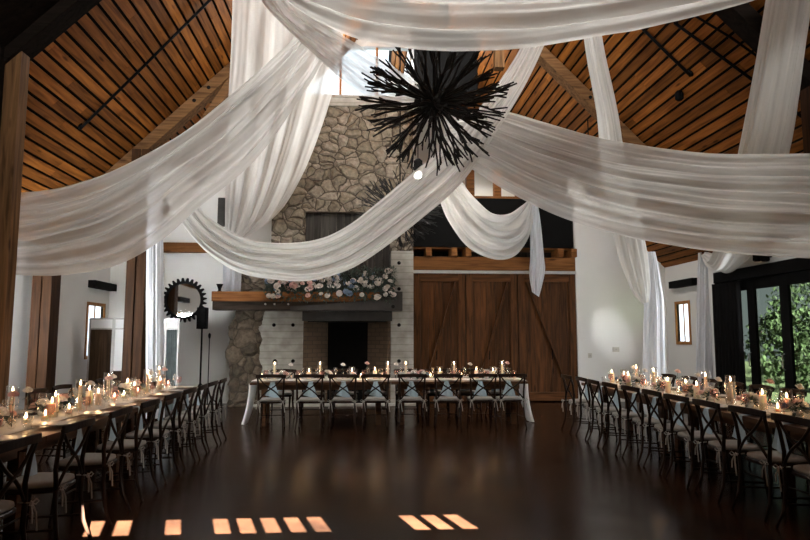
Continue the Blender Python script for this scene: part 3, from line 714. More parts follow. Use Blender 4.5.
# ------------------------------------------------------------------ glazed doors on the right
bm = nb(); box(bm, XR-.06, XR+.2, GD[0]-.05, GD[1]+.12, 2.62, 2.84); box(bm, XR-.04, XR+.18, GD[1]-.0, GD[1]+.12, 0, 2.62); box(bm, XR-.04, XR+.18, GD[0]-.12, GD[0], 0, 2.62)
structure('trim_door_frame', bm, M_black, bevel=.01)
ly = GD[1]; n = 5; dw = (GD[1]-GD[0])/n
for i in range(n):
    y1 = GD[1]-i*dw; y0 = y1-dw; 
    bm = nb(); s = .11; 
    box(bm, XR+.04, XR+.1, y0, y0+s, .01, 2.62); box(bm, XR+.04, XR+.1, y1-s, y1, .01, 2.62); box(bm, XR+.04, XR+.1, y0+s, y1-s, 2.42, 2.62); box(bm, XR+.04, XR+.1, y0+s, y1-s, .01, .3)
    d = structure('door_%d' % (i+1), bm, M_black, bevel=.005)
    bm = nb(); box(bm, XR+.065, XR+.072, y0+s, y1-s, .3, 2.42); obj('pane', bm, M_dpane, d)
    bm = nb(); tube(bm, [(XR+.02, y0+.05, .95), (XR-.02, y0+.05, .98), (XR-.02, y0+.05, 1.2), (XR+.02, y0+.05, 1.23)], .01, 6); obj('door_handle', bm, M_rail, d)
# black curtain panel at the first leaf
bm = nb(); N_ = 60; y0, y1 = 11.6, 12.55; rows = []
for j, z in enumerate((.03, .8, 1.7, 2.6)):
    rows.append([bm.verts.new((XR-.1+.035*math.sin(k/N_*PI*2*8+j*.3), y0+(y1-y0)*k/N_, z)) for k in range(N_+1)])
for j in range(3):
    for k in range(N_): bm.faces.new((rows[j][k], rows[j][k+1], rows[j+1][k+1], rows[j+1][k]))
o = obj('black_curtain', bm, M_black, smooth=True); tag(o, 'pleated black curtain at the far end of the glazed doors', 'curtain')
# two small black spotlights above the doors
for i, px in enumerate((757, 765)):
    p = on_x(px, 256, XR-.12); bm = nb(); tube(bm, [p+Vector((.12, 0, 0)), p], .025, 8); lathe(bm, [(.05, -.1), (.075, -.08), (.07, .06), (.03, .09)], 12, p, True)
    o = obj('flood_light', bm, M_black, smooth=True); tag(o, '%s of two black flood lights above the glazed doors' % ('left' if i == 0 else 'right'), 'flood light', 'flood lights above the glazed doors')
# outside planting
rb = random.Random(11)
bushes = [(12.2, 17.6, 1.1, 2.6), (15.2, 20.0, 1.7, 3.6), (14.2, 15.0, 1.2, 2.2), (18.5, 24.5, 2.2, 4.6), (19.6, 19.2, 1.9, 4.2), (17.4, 14.6, 1.5, 3.2), (24, 22, 2.6, 5.5), (23, 15, 2.4, 4.5)]
for i, (x, y, r, h) in enumerate(bushes):
    bm = nb()
    for k in range(1500):
        v = Vector((rb.gauss(0, 1), rb.gauss(0, 1), rb.gauss(0, 1))).normalized(); rr = .75+.3*noise.noise(v*2.2+Vector((i*5, 0, 0)))+rb.uniform(-.12, .12)
        p = Vector((v.x*r*rr, v.y*r*rr, h/2*(1+v.z*rr))); 
        if p.z < 0: continue
        M = Matrix.Translation(p) @ Matrix.Rotation(rb.uniform(0, 6.28), 4, 'Z') @ Matrix.Rotation(rb.uniform(-1.4, 1.4), 4, 'X')
        l = rb.uniform(.14, .26); q = [bm.verts.new(M @ Vector(c)) for c in ((0, 0, 0), (l*.3, l*.5, .02), (0, l, 0), (-l*.3, l*.5, .02))]; bm.faces.new(q)
    t = thing('garden_shrub', 'leafy green shrub, %s from the building, seen through the glazed doors' % ORD[i+1], 'shrub', (x, y, -.05), 0, 'shrubs outside the glazed doors')
    obj('foliage', bm, M_hedge, t)
    bm = nb(); tube(bm, [(0, 0, 0), (.03, .02, h*.45)], [.08, .04], 8); obj('stem', bm, M_post, t)
bm = nb(); box(bm, 10.4, 13.6, 13.0, 13.3, -.05, .45); o = obj('brick_wall', bm, M_brickw, bevel=.01); tag(o, 'low red brick garden wall seen through the glazed doors', 'garden wall')

# ------------------------------------------------------------------ chandeliers
def chandelier(c, label, seed):
    t = thing('branch_chandelier', label, 'chandelier', c, 0, 'spiky black branch chandeliers')
    r3 = random.Random(seed); protos_ = []
    def fork(bm, a, d, l, r, depth):
        b = a + d*l; mid = a+d*l*.5+Vector((r3.uniform(-1, 1), r3.uniform(-1, 1), r3.uniform(-1, 1)))*l*.04
        tube(bm, [a, mid, b], [r, r*.95, r*.86], 5)
        if depth:
            for s in range(2 if r3.random() < .8 else 3):
                dd = (d + Vector((r3.uniform(-1, 1), r3.uniform(-1, 1), r3.uniform(-.4, .4)))*.30).normalized()
                fork(bm, b, dd, l*r3.uniform(.45, .85), r*.86, depth-1)
    N_ = 96; ga = PI*(3-math.sqrt(5))
    for i in range(N_):
        z = 1-2*(i+.5)/N_; z *= .93; ph = i*ga; rr = math.sqrt(1-z*z); d = Vector((rr*math.cos(ph), rr*math.sin(ph), z))
        if i < 12:
            bm = nb(); fork(bm, Vector((0, 0, .05)), Vector((0, 0, 1)), .38, .0145, 2); pr = obj('branch', bm, M_branch, t); protos_.append(pr); o = pr
        else:
            o = protos_[i % 12].copy(); C.objects.link(o)
        o.rotation_euler = (d+Vector((r3.uniform(-.12, .12),)*3)).to_track_quat('Z', 'Y').to_euler(); s = r3.uniform(.86, 1.03); o.scale = (s, s, s*(1.0-.1*abs(d.z)))
    bm = nb(); bmesh.ops.create_icosphere(bm, subdivisions=2, radius=.16); obj('hub', bm, M_branch, t, smooth=True)
    bm = nb(); tube(bm, [(0, 0, .08), (0, 0, RZ-.3-c[2])], .014, 8); obj('hanging_rod', bm, M_black, t)
    return t
c = at(434, 103, 6.75); chandelier(tuple(c), 'large black branch chandelier nearer the camera, in the top centre', 21)
c = at(400, 211, 12.3); chandelier(tuple(c), 'black branch chandelier farther back, half hidden behind the centre swag', 33)
# hanging spotlight that glows through the drape
p = at(418, 175, 11.0); t = thing('pendant_spotlight', 'lit pendant spotlight glowing behind the centre swag', 'ceiling light', tuple(p))
bm = nb(); bmesh.ops.create_icosphere(bm, subdivisions=2, radius=.07); obj('bulb', bm, M_bulb, t, smooth=True)
bm = nb(); lathe(bm, [(.05, .06), (.085, .1), (.08, .26), (.03, .3)], 14, (0, 0, 0), True); obj('housing', bm, M_black, t, smooth=True)
bm = nb(); tube(bm, [(0, 0, .3), (0, 0, RZ-.5-abs(p.x-XC)-p.z)], .01, 6); obj('cord', bm, M_black, t)
lp = light('pendant_light', 'POINT', (0, 0, -.1), 14, (1, .93, .82), shadow_soft_size=.07); lp.parent = t
p = Vector((4.55, 12.2, 4.3)); t = thing('patch_spotlight', 'small black spotlight added near the back right truss to throw the wall patch', 'ceiling light', tuple(p))  # fixture added to cast the bright patch on the right back wall
tgt = at(611, 333, 14.75) - p
bm = nb(); tube(bm, [tgt.normalized()*-.2, (0, 0, 0)], .06, 12, cap=True); obj('housing', bm, M_black, t, smooth=True)
bm = nb(); tube(bm, [(0, 0, 0), (0, 0, roofz(4.55)-4.3-.02)], .012, 6); obj('bracket', bm, M_black, t)
lp = light('patch_spot_lamp', 'SPOT', tgt.normalized()*.03, 150, (1, .98, .95), tgt, spot_size=math.radians(15), spot_blend=.45, shadow_soft_size=.03); lp.parent = t

# ------------------------------------------------------------------ drapes
def crom(P, t):
    n = len(P)-1; x = t*n; i = min(int(x), n-1); f = x-i
    a, b, c_, d = P[max(i-1, 0)], P[i], P[i+1], P[min(i+2, n)]
    return .5*((2*b)+(-a+c_)*f+(2*a-5*b+4*c_-d)*f*f+(-a+3*b-3*c_+d)*f**3)
def arclen(P, n=400):
    pts = [crom(P, k/n) for k in range(n+1)]; L = [0]
    for i in range(n): L.append(L[-1]+(pts[i+1]-pts[i]).length)
    return pts, L
def samp(P, m):
    pts, L = arclen(P); out = []; j = 0
    for k in range(m+1):
        s = L[-1]*k/m
        while j < len(L)-2 and L[j+1] < s: j += 1
        f = (s-L[j])/max(1e-9, L[j+1]-L[j]); out.append(pts[j].lerp(pts[j+1], min(1, f)))
    return out
def swag(label, A, B, mat, nu=90, nv=80, folds=7, amp=.09, seed=0, belly=.15, rough_edge=.0, name='ceiling_drape', cat='drape', arc=True):
    A = [at(*p) if len(p) == 3 else Vector(p[:3]) for p in A]; B = [at(*p) if len(p) == 3 else Vector(p[:3]) for p in B]
    a, b = samp(A, nu), samp(B, nu); bm = nb(); r4 = random.Random(seed)
    uvl = bm.loops.layers.uv.new('UVMap')
    ph = [r4.uniform(0, 6.28) for _ in range(8)]; rows = []
    for i in range(nu+1):
        u = i/nu; row = []
        wdt = (b[i]-a[i]); t_ = ((a[min(i+1, nu)]-a[max(i-1, 0)]) + (b[min(i+1, nu)]-b[max(i-1, 0)])).normalized()
        nrm = wdt.cross(t_); nrm = nrm.normalized() if nrm.length > 1e-6 else Vector((0, -1, 0))
        if nrm.y > 0: nrm = -nrm
        wl = wdt.length
        for j in range(nv+1):
            v = j/nv
            vv = v + .018*math.sin(3*u+ph[0]+9*v) 
            d = 0
            for q, (fq, am) in enumerate(((folds*.5, .6), (folds, 1.0), (folds*1.7, .45), (folds*3.3, .24))):
                d += am*math.sin(2*PI*fq*vv+ph[q]+1.5*math.sin(2.2*u+ph[q+1])+.8*u*(q-1.5))
            d *= amp*min(1, wl/.9)*(.5+.5*math.sin(PI*v))*.75
            d += belly*math.sin(PI*v)*min(1, wl)
            d *= min(1, .12+7*u, .3+5*(1-u))
            row.append(bm.verts.new(a[i].lerp(b[i], v)+nrm*d))
        rows.append(row)
    for i in range(nu):
        for j in range(nv):
            f = bm.faces.new((rows[i][j], rows[i+1][j], rows[i+1][j+1], rows[i][j+1]))
            for lp_, (uu, vv) in zip(f.loops, ((i, j), (i+1, j), (i+1, j+1), (i, j+1))): lp_[uvl].uv = (uu/nu*3, vv/nv*max(.4, min(1.6, folds/7)))
    o = obj(name, bm, mat, smooth=True); tag(o, label, cat, 'white sheer drapes strung from the roof'); return o
def column_cloth(label, P, rads, mat, folds=9, amp=.22, nu=70, n=96, seed=0, name='ceiling_drape', cat='drape', group='white sheer drapes strung from the roof'):
    P = [at(*p) if len(p) == 3 else Vector(p[:3]) for p in P]; m = len(P)-1
    bm = nb(); uvl = bm.loops.layers.uv.new('UVMap'); r4 = random.Random(seed); ph = [r4.uniform(0, 6.28) for _ in range(6)]; rows = []
    for i in range(nu+1):
        u = i/nu; c_ = crom(P, u); d = (crom(P, min(1, u+.01))-crom(P, max(0, u-.01))).normalized()
        x = u*m; k = min(int(x), m-1); r = rads[k]+(rads[k+1]-rads[k])*(x-k)
        t_ = (Vector((1, 0, 0)).cross(d)).normalized(); s = d.cross(t_); row = []
        for q in range(n):
            a = 2*PI*q/n
            rr = r*(1-amp/2+amp*.5*math.sin(folds*a+ph[0]+.9*math.sin(3*u+ph[3]))+amp*.32*math.sin((folds*1.0//1*2+1)*a+ph[1]+u*2))
            row.append(bm.verts.new(c_+s*math.cos(a)*rr+t_*math.sin(a)*rr*.75))
        rows.append(row)
    for i in range(nu):
        for q in range(n):
            f = bm.faces.new((rows[i][q], rows[i][(q+1) % n], rows[i+1][(q+1) % n], rows[i+1][q]))
            for lp_, (uu, vv) in zip(f.loops, ((i, q), (i, q+1), (i+1, q+1), (i+1, q))): lp_[uvl].uv = (uu/nu*2, vv/n)
    o = obj(name, bm, mat, smooth=True); tag(o, label, cat, group); return o

swag('wide white sheer swag tied to the nearest left post and rising to the centre',
     [(15, 193, 7.5), (60, 187, 7.45), (120, 167, 7.6), (180, 135, 7.7), (228, 99, 7.8), (288, 44, 7.9), (325, 5, 8.0), (340, -12, 8.05)],
     [(15, 275, 7.5), (60, 275, 7.4), (115, 265, 7.4), (160, 240, 7.4), (200, 205, 7.5), (255, 158, 7.6), (300, 97, 7.8), (326, 55, 7.9), (352, 0, 8.1), (356, -12, 8.1)], M_sheer, folds=6, amp=.10, seed=1, belly=.22)
swag('tall white curtain hanging from the roof down left of the chimney',
     [(233, -14, 9.2), (231, 50, 10.0), (228, 110, 11.0), (226, 180, 12.4), (225, 225, 13.4), (226, 240, 13.9)],
     [(346, -14, 9.2), (340, 60, 10.2), (324, 120, 11.3), (302, 176, 12.4), (278, 214, 13.2), (246, 238, 13.9)], M_drape, folds=5, amp=.10, seed=2, belly=.15)
column_cloth('slender white curtain tail hanging behind the left mantel end',
     [(235, 170, 13.7), (234, 210, 14.0), (233, 250, 14.3), (232, 291, 14.6)], [.16, .17, .2, .2], M_curt, folds=6, seed=3)
swag('big white swag sweeping low across the fireplace to the right truss',
     [(190, 167, 11.0), (199, 205, 10.9), (222, 226, 10.7), (252, 240, 10.4), (289, 243, 10.2), (322, 238, 9.9), (350, 224, 9.6), (378, 202, 9.3), (404, 180, 9.0), (447, 143, 8.6), (480, 107, 8.2), (507, 70, 7.9), (525, 40, 7.6)],
     [(152, 166, 11.1), (172, 210, 11.0), (198, 244, 10.9), (218, 261, 10.7), (240, 273, 10.5), (268, 279, 10.3), (308, 281, 10.1), (348, 270, 9.8), (380, 251, 9.5), (420, 220, 9.1), (462, 183, 8.7), (500, 127, 8.2), (528, 80, 7.9), (548, 36, 7.6)], M_drape, folds=4.5, amp=.10, seed=4, belly=.22)
swag('narrow twisted white drape running down from the top left to the chandelier',
     [(284, -12, 5.6), (303, 10, 5.9), (332, 29, 6.4), (362, 47, 6.9), (392, 66, 7.4), (420, 84, 7.8)],
     [(254, -12, 5.5), (268, 10, 5.8), (298, 40, 6.3), (330, 69, 6.8), (366, 97, 7.4), (412, 106, 7.8)], M_sheer, folds=3, amp=.07, seed=5, belly=.12)
swag('deep white swag stretched across the top of the view nearest the camera',
     [(230, -75, 5.3), (330, -55, 5.3), (430, -48, 5.3), (540, -48, 5.3), (660, -58, 5.4), (830, -85, 5.5)],
     [(256, -34, 5.3), (288, 2, 5.25), (326, 26, 5.2), (368, 42, 5.2), (431, 51, 5.2), (494, 51, 5.2), (540, 47, 5.25), (600, 37, 5.3), (651, 28, 5.3), (757, 0, 5.4), (850, -38, 5.5)], M_drape, folds=5, amp=.10, seed=6, belly=.25)
swag('long white sheer swag crossing from the chandelier to the right edge',
     [(446, 116, 8.7), (478, 112, 8.6), (505, 111, 8.5), (545, 122, 8.3), (600, 137, 8.1), (660, 147, 7.8), (720, 153, 7.5), (800, 153, 7.1), (860, 152, 6.9)],
     [(444, 165, 8.75), (470, 168, 8.6), (506, 190, 8.5), (555, 214, 8.3), (610, 232, 8.1), (660, 243, 7.8), (720, 252, 7.5), (800, 258, 7.1), (860, 259, 6.9)], M_sheer, folds=7, amp=.10, seed=7, belly=.2)
swag('small white swag looped over the black loft railing',
     [(452, 160, 9.6), (460, 180, 10.2), (474, 199, 11.4), (490, 213, 12.8), (507, 214, 13.8), (521, 206, 14.4), (532, 197, 14.68)],
     [(426, 165, 9.5), (440, 200, 10.1), (451, 224, 11.0), (470, 248, 12.2), (493, 259, 13.4), (511, 258, 14.0), (523, 247, 14.4), (532, 226, 14.6), (534, 199, 14.68)], M_drape, folds=3.5, amp=.10, seed=8, belly=.12)
swag('loose white drape tail with a ragged end hanging below the loft railing',
     [(531, 197, 14.66), (530, 225, 14.62), (530, 255, 14.6), (529, 275, 14.6), (532, 292, 14.6)],
     [(537, 197, 14.66), (541, 225, 14.62), (544, 255, 14.6), (545, 272, 14.6), (539, 297, 14.6)], M_curt, folds=3, amp=.12, seed=9, belly=.03, nv=40)
column_cloth('bundled white drape falling from the right roof to the back right corner',
     [(588, 0, 9.0), (595, 50, 9.3), (607, 110, 9.8), (614, 165, 10.1), (624, 215, 10.4), (633, 258, 10.6), (640, 288, 10.65), (645, 303, 10.65)],
     [.13, .145, .17, .21, .26, .24, .17, .05], M_drape, folds=5, amp=.25, seed=10)
column_cloth('straight white floor curtain in the back right corner below the bundled drape',
     [(650, 252, 11.05), (653.5, 300, 11.05), (654, 350, 11.05), (654.5, 422, 11.05)], [.09, .17, .19, .21], M_curt, folds=8, seed=11, name='floor_curtain', cat='curtain', group='white floor curtains')
column_cloth('thick white drape column descending from the top right corner to the side wall',
     [(793, -25, 6.4), (780, 60, 6.75), (766, 140, 7.6), (750, 205, 9.2), (735, 247, 10.8), (722, 263, 11.9), (707, 256, 12.7)],
     [.235, .25, .29, .32, .34, .27, .12], M_drape, folds=6, amp=.22, seed=12)
column_cloth('straight white floor curtain on the right wall beside the glazed doors',
     [(705, 250, 12.95), (705, 300, 12.95), (705, 350, 12.95), (705, 412, 12.95)], [.13, .16, .17, .18], M_curt, folds=7, seed=13, name='floor_curtain', cat='curtain', group='white floor curtains')
column_cloth('straight white floor curtain beside the dark split timber post on the left',
     [(155, 164, 11.1), (155, 230, 11.1), (155, 300, 11.1), (155, 418, 11.1)], [.09, .13, .145, .15], M_curt, folds=7, seed=14, name='floor_curtain', cat='curtain', group='white floor curtains')

# ------------------------------------------------------------------ chairs
def make_chair():
    t = thing('cross_back_chair', 'chair', 'chair')
    bm = nb()   # seat: rounded trapezoid with rim
    pts = []
    for k in range(32):
        a = 2*PI*k/32; c_, s_ = math.cos(a), math.sin(a); e = .55
        x = .215*math.copysign(abs(c_)**e, c_); y = .205*math.copysign(abs(s_)**e, s_); x *= 1+.12*y/.2; pts.append((x, y))
    prof = [(.96, .432), (1, .44), (1, .458), (.95, .466)]; rr = []
    for s, z in prof: rr.append([bm.verts.new((x*s, y*s, z)) for x, y in pts])
    for i in range(3):
        for k in range(32): bm.faces.new((rr[i][k], rr[i][(k+1) % 32], rr[i+1][(k+1) % 32], rr[i+1][k]))
    bm.faces.new(rr[0][::-1]); bm.faces.new(rr[-1]); obj('seat', bm, M_chair, t)
    bm = nb(); rr = []
    for s, z in ((.90, .467), (.96, .478), (.94, .498), (.75, .508)): rr.append([bm.verts.new((x*s, y*s, z)) for x, y in pts])
    for i in range(3):
        for k in range(32): bm.faces.new((rr[i][k], rr[i][(k+1) % 32], rr[i+1][(k+1) % 32], rr[i+1][k]))
    bm.faces.new(rr[0][::-1]); bm.faces.new(rr[-1]); cu = obj('cushion', bm, M_cushion, t, smooth=True)
    for s in (-1, 1):
        bm = nb(); c_ = Vector((s*.20, -.245, .475))
        for sg in (-1, 1):
            tube(bm, [c_, c_+Vector((sg*.03, -.012, .02)), c_+Vector((sg*.055, -.015, -.0)), c_+Vector((sg*.02, -.015, -.012)), c_], .0055, 5)
            tube(bm, [c_, c_+Vector((sg*.02, -.018, -.06)), c_+Vector((sg*.03+.008, -.02, -.15-.03*sg))], [.006, .007, .006], 5)
        tube(bm, [(s*.17, -.17, .485), c_], .006, 5)
        obj('tie', bm, M_cushion, cu)
    for s in (-1, 1):
        bm = nb(); tube(bm, [(s*.19, .165, .44), (s*.185, .175, .25), (s*.20, .2, 0)], [.017, .015, .012], 8); obj('leg', bm, M_chair, t, smooth=True)
        bm = nb(); tube(bm, [(s*.195, -.205, .47), (s*.192, -.20, .33), (s*.2, -.225, .15), (s*.215, -.285, 0)], [.018, .017, .015, .013], 8); obj('leg', bm, M_chair, t, smooth=True)
    for s in (-1, 1):
        bm = nb(); tube(bm, [(s*.195, -.205, .46), (s*.20, -.195, .6), (s*.208, -.215, .76), (s*.215, -.25, .885)], [.018, .017, .016, .015], 8); obj('back_post', bm, M_chair, t, smooth=True)
    bm = nb(); pr = []
    for k in range(13):
        q = -1+2*k/12; pr.append(Vector((q*.245, -.25-.035*(1-q*q), .885-.012*q*q)))
    n_ = len(pr); vs = []
    for p in pr: vs.append([bm.verts.new(p+Vector(d)) for d in ((0, -.011, -.026), (0, .011, -.026), (0, .011, .03), (0, -.011, .03))])
    for i in range(n_-1):
        for k in range(4): bm.faces.new((vs[i][k], vs[i][(k+1) % 4], vs[i+1][(k+1) % 4], vs[i+1][k]))
    bm.faces.new(vs[0][::-1]); bm.faces.new(vs[-1]); obj('top_rail', bm, M_chair, t, bevel=.006)
    for s in (-1, 1):
        bm = nb(); P = []
        for k in range(9):
            q = k/8; P.append((s*(.205-.40*q), -.235-.012*math.sin(PI*q)+.03*q - (.006 if s > 0 else -.006), .87-.385*q-.035*math.sin(2*PI*q)*.6))
        tube(bm, P, .0125, 6); obj('cross_bar', bm, M_chair, t, smooth=True)
    bm = nb(); tube(bm, [(-.185, .175, .2), (.185, .175, .2)], .009, 6); obj('stretcher', bm, M_chair, t)
    for s in (-1, 1):
        bm = nb(); tube(bm, [(s*.187, .178, .17), (s*.196, -.215, .19)], .009, 6); obj('stretcher', bm, M_chair, t)
    return t
chair0 = make_chair(); reg(chair0)
used = [False]
def place_chair(x, y, rz, label, group):
    global chair0
    if not used[0]:
        used[0] = True; o = chair0; o.location = (x, y, 0); o.rotation_euler = (0, 0, rz); o['label'] = label; o['group'] = group; return o
    return dup(chair0, (x, y, 0), rz, label, group)

# ------------------------------------------------------------------ tables
def farm_table(x0, x1, y0, y1, along, label):
    """along = 'X' or 'Y'"""
    cx_, cy_ = (x0+x1)/2, (y0+y1)/2; t = thing('farm_table', label, 'table', (cx_, cy_, 0), 0 if along == 'X' else PI/2, 'long farm tables')
    L = ((x1-x0) if along == 'X' else (y1-y0))/2-.004; W = ((y1-y0) if along == 'X' else (x1-x0))/2
    bm = nb(); n = 5
    for i in range(n): box(bm, -L, L, -W+i*2*W/n+.0015, -W+(i+1)*2*W/n-.0015, .715, .76)
    obj('tabletop', bm, M_table, t)
    bm = nb()
    for s in (-1, 1): box(bm, -L+.12, L-.12, s*(W-.16)-.015, s*(W-.16)+.015, .62, .714); box(bm, s*(L-.14)-.015, s*(L-.14)+.015, -W+.16, W-.16, .62, .714)
    obj('apron', bm, M_table, t)
    for sx in (-1, 1):
        for sy in (-1, 1):
            bm = nb(); box(bm, sx*(L-.2)-.045, sx*(L-.2)+.045, sy*(W-.32)-.045, sy*(W-.32)+.045, 0, .714); obj('leg', bm, M_table, t, bevel=.005)
    return t
TW = 1.04
LT = (-3.47, -2.43); RT = (3.66, 4.70); CT = (10.86, 11.88)
ZT = .762
ly0 = [(10.02-2.44*(k+1), 10.02-2.44*k) for k in range(3)]
for k, (a, b) in enumerate(ly0): farm_table(*LT, a, b, 'Y', ('left long table section farthest back, nearest the fireplace', 'middle section of the left long table', 'left long table section nearest the camera')[k])
ry0 = [(10.5-2.44*(k+1), 10.5-2.44*k) for k in range(3)]
for k, (a, b) in enumerate(ry0): farm_table(*RT, a, b, 'Y', ('right long table section farthest back, nearest the barn doors', 'middle section of the right long table', 'right long table section nearest the camera')[k])
cx0, cx1 = -1.9, 2.86; cm = (cx0+cx1)/2
farm_table(cx0, cm, *CT, 'X', 'left half of the head table in front of the fireplace')
farm_table(cm, cx1, *CT, 'X', 'right half of the head table in front of the barn doors')
# runners
def runner(x0, x1, y0, y1, along, label, drop=(0, 0), wdt=.42, seed=0):
    bm = nb(); uvl = bm.loops.layers.uv.new('UVMap'); r5 = random.Random(seed)
    L0, L1 = (x0, x1) if along == 'X' else (y0, y1); c_ = (y0+y1)/2 if along == 'X' else (x0+x1)/2
    S_ = []
    n1 = 16
    if drop[0]: 
        for k in range(n1): S_.append((L0-.02-.13*((n1-k)/n1)**2, .02+(ZT-.02)*k/n1, k/n1))
    m = int((L1-L0)/.08)
    for k in range(m+1): S_.append((L0+(L1-L0)*k/m, ZT+.003, 1))
    if drop[1]:
        for k in range(n1-1, -1, -1): S_.append((L1+.02+.13*((n1-k)/n1)**2, .02+(ZT-.02)*k/n1, k/n1))
    rows = []; nw = 26
    for i, (l, z, g) in enumerate(S_):
        row = []
        for j in range(nw+1):
            v = -1+2*j/nw; ww = wdt/2*(.55+.45*g if g < 1 else 1+.12*math.sin(l*2.3+seed))
            off = v*ww + .05*math.sin(l*1.7+seed); rip = .006*(1+math.sin(j*1.9+.6*math.sin(l*3)))
            if g < 1: p = (l+(.04*math.sin(j*1.3)), off, z)
            else: p = (l, off, z+rip)
            row.append(bm.verts.new((p[0], c_+p[1], p[2]) if along == 'X' else (c_+p[1], p[0], p[2])))
        rows.append(row)
    for i in range(len(rows)-1):
        for j in range(nw):
            f = bm.faces.new((rows[i][j], rows[i+1][j], rows[i+1][j+1], rows[i][j+1]))
            for lp_, (uu, vv) in zip(f.loops, ((i, j), (i+1, j), (i+1, j+1), (i, j+1))): lp_[uvl].uv = (uu*.05, vv/nw*.4)
    o = obj('table_runner', bm, M_gauze, smooth=True); tag(o, label, 'table runner', 'off-white gauze table runners')
runner(cx0, cx1, *CT, 'X', 'off-white gauze runner on the head table trailing to the floor both ends', (1, 1), .5, 1)
runner(*LT, ly0[-1][0], ly0[0][1], 'Y', 'off-white gauze runner along the middle of the left long table', (0, 0), .44, 2)
runner(*RT, ry0[-1][0], ry0[0][1], 'Y', 'off-white gauze runner along the middle of the right long table', (0, 0), .44, 3)

# ------------------------------------------------------------------ place settings
bm = nb(); lathe(bm, [(.05, 0), (.085, .004), (.135, .014), (.142, .019), (.135, .021), (.085, .010), (.0, .008)], 28); plate0 = obj('dinner_plate', bm, M_plate, smooth=True)
bm = nb()   # stemmed goblet, blush
lathe(bm, [(.034, 0), (.036, .003), (.012, .01), (.006, .03), (.008, .062), (.022, .075), (.040, .10), (.043, .13), (.040, .165), (.038, .165), (.040, .13), (.036, .102), (.018, .08), (.0, .076)], 20); gob0 = obj('goblet', bm, M_pink, smooth=True)
bm = nb()   # clear wine glass
lathe(bm, [(.033, 0), (.034, .002), (.006, .008), (.0042, .05), (.0045, .095), (.02, .108), (.036, .135), (.038, .165), (.033, .21), (.0315, .21), (.036, .165), (.034, .137), (.018, .111), (.0, .106)], 20); wine0 = obj('wine_glass', bm, M_glass, smooth=True)
bm = nb(); lathe(bm, [(.030, 0), (.033, .004), (.040, .10), (.038, .10), (.031, .008), (0, .007)], 12); tum0 = obj('tumbler', bm, M_glass, smooth=True)
def napkin_mesh():
    # folds over the table edge: local +y toward the table, edge at y=0, z=0 on table top
    bm = nb(); path = [(.10, .004, .04), (.05, .004, .038), (.012, .005, .036), (-.006, -.002, .036), (-.012, -.03, .042), (-.014, -.10, .068), (-.016, -.18, .098), (-.018, -.245, .12)]
    rows = []
    for side in (1, -1):
        for (y, z, w_) in path:
            rows.append([bm.verts.new((w_*v, y-(.006*math.sin(v*5+1) if z < 0 else 0)-(.003 if side > 0 and z < -.001 else 0), z+(.003 if side > 0 and z > 0 else 0)-(.03*v if z < -.2 else 0))) for v in (-1, -.5, 0, .5, 1)])
    n = len(path)
    for s in range(2):
        for i in range(n-1):
            for j in range(4):
                a, b = rows[s*n+i], rows[s*n+i+1]; bm.faces.new((a[j], a[j+1], b[j+1], b[j]))
    A, B = rows[:n], rows[n:]
    for i in range(n-1):
        for e in (0, -1): bm.faces.new((A[i][e], A[i+1][e], B[i+1][e], B[i][e]))
    for e in (0, n-1):
        for j in range(4): bm.faces.new((A[e][j], A[e][j+1], B[e][j+1], B[e][j]))
    return obj('napkin', bm, M_napkin, smooth=False)
nap0 = napkin_mesh()
def cut_mesh(kind):
    bm = nb()
    if kind == 'knife': box(bm, -.008, .008, 0, .11, 0, .0015); box(bm, -.006, .006, -.09, 0, 0, .005)
    else:
        box(bm, -.004, .004, -.09, .04, 0, .003); box(bm, -.011, .011, .04, .06, 0, .003)
        for k in range(4): box(bm, -.011+k*.0063, -.008+k*.0063, .06, .095, 0, .003)
    return obj(kind, bm, M_silver)
kn0, fk0 = cut_mesh('knife'), cut_mesh('fork')
fl_ = {}
def put(src, loc, rz, label, cat, group):
    if src.name not in fl_: fl_[src.name] = 1; o = src
    else: o = src.copy(); C.objects.link(o)
    o.location = loc; o.rotation_euler = (0, 0, rz); tag(o, label, cat, group); return o
rp = random.Random(17)
def setting(ex, ey, dx, dy, where, key):
    """(ex,ey) = point on the table edge, (dx,dy) = unit vector into the table"""
    rz = math.atan2(dy, dx)-PI/2; sx, sy = math.cos(rz), math.sin(rz)
    L = lambda a, b: (ex+sx*a+dx*b, ey+sy*a+dy*b)
    x, y = L(0, .17); put(plate0, (x, y, ZT+.009), rz, 'white plate, %s' % where, 'plate', 'dinner plates')
    put(nap0, (ex, ey, ZT), rz, 'dusty blue napkin, %s' % where, 'napkin', 'dusty blue napkins')
    x, y = L(.17, .32); put(gob0, (x+rp.uniform(-.01, .01), y, ZT+.001), rp.uniform(0, 6), 'blush goblet, %s' % where, 'goblet', 'blush goblets')
    x, y = L(.09, .355); put(wine0, (x, y+rp.uniform(-.01, .01), ZT+.001), rp.uniform(0, 6), 'clear wine glass, %s' % where, 'glass', 'clear wine glasses')
    x, y = L(-.15, .34); put(tum0, (x, y+rp.uniform(-.015, .015), ZT+.001), rp.uniform(0, 6), 'clear tumbler, %s' % where, 'glass', 'clear tumblers')
    if key:
        x, y = L(.17, .15); put(kn0, (x, y, ZT+.001), rz, 'steel knife, %s' % where, 'knife', 'steel knives')
        x, y = L(-.17, .15); put(fk0, (x, y, ZT+.001), rz, 'steel fork, %s' % where, 'fork', 'steel forks')
LY = [9.62, 9.02, 8.44, 7.86, 7.15, 6.42, 5.68, 4.88, 4.08, 3.3]
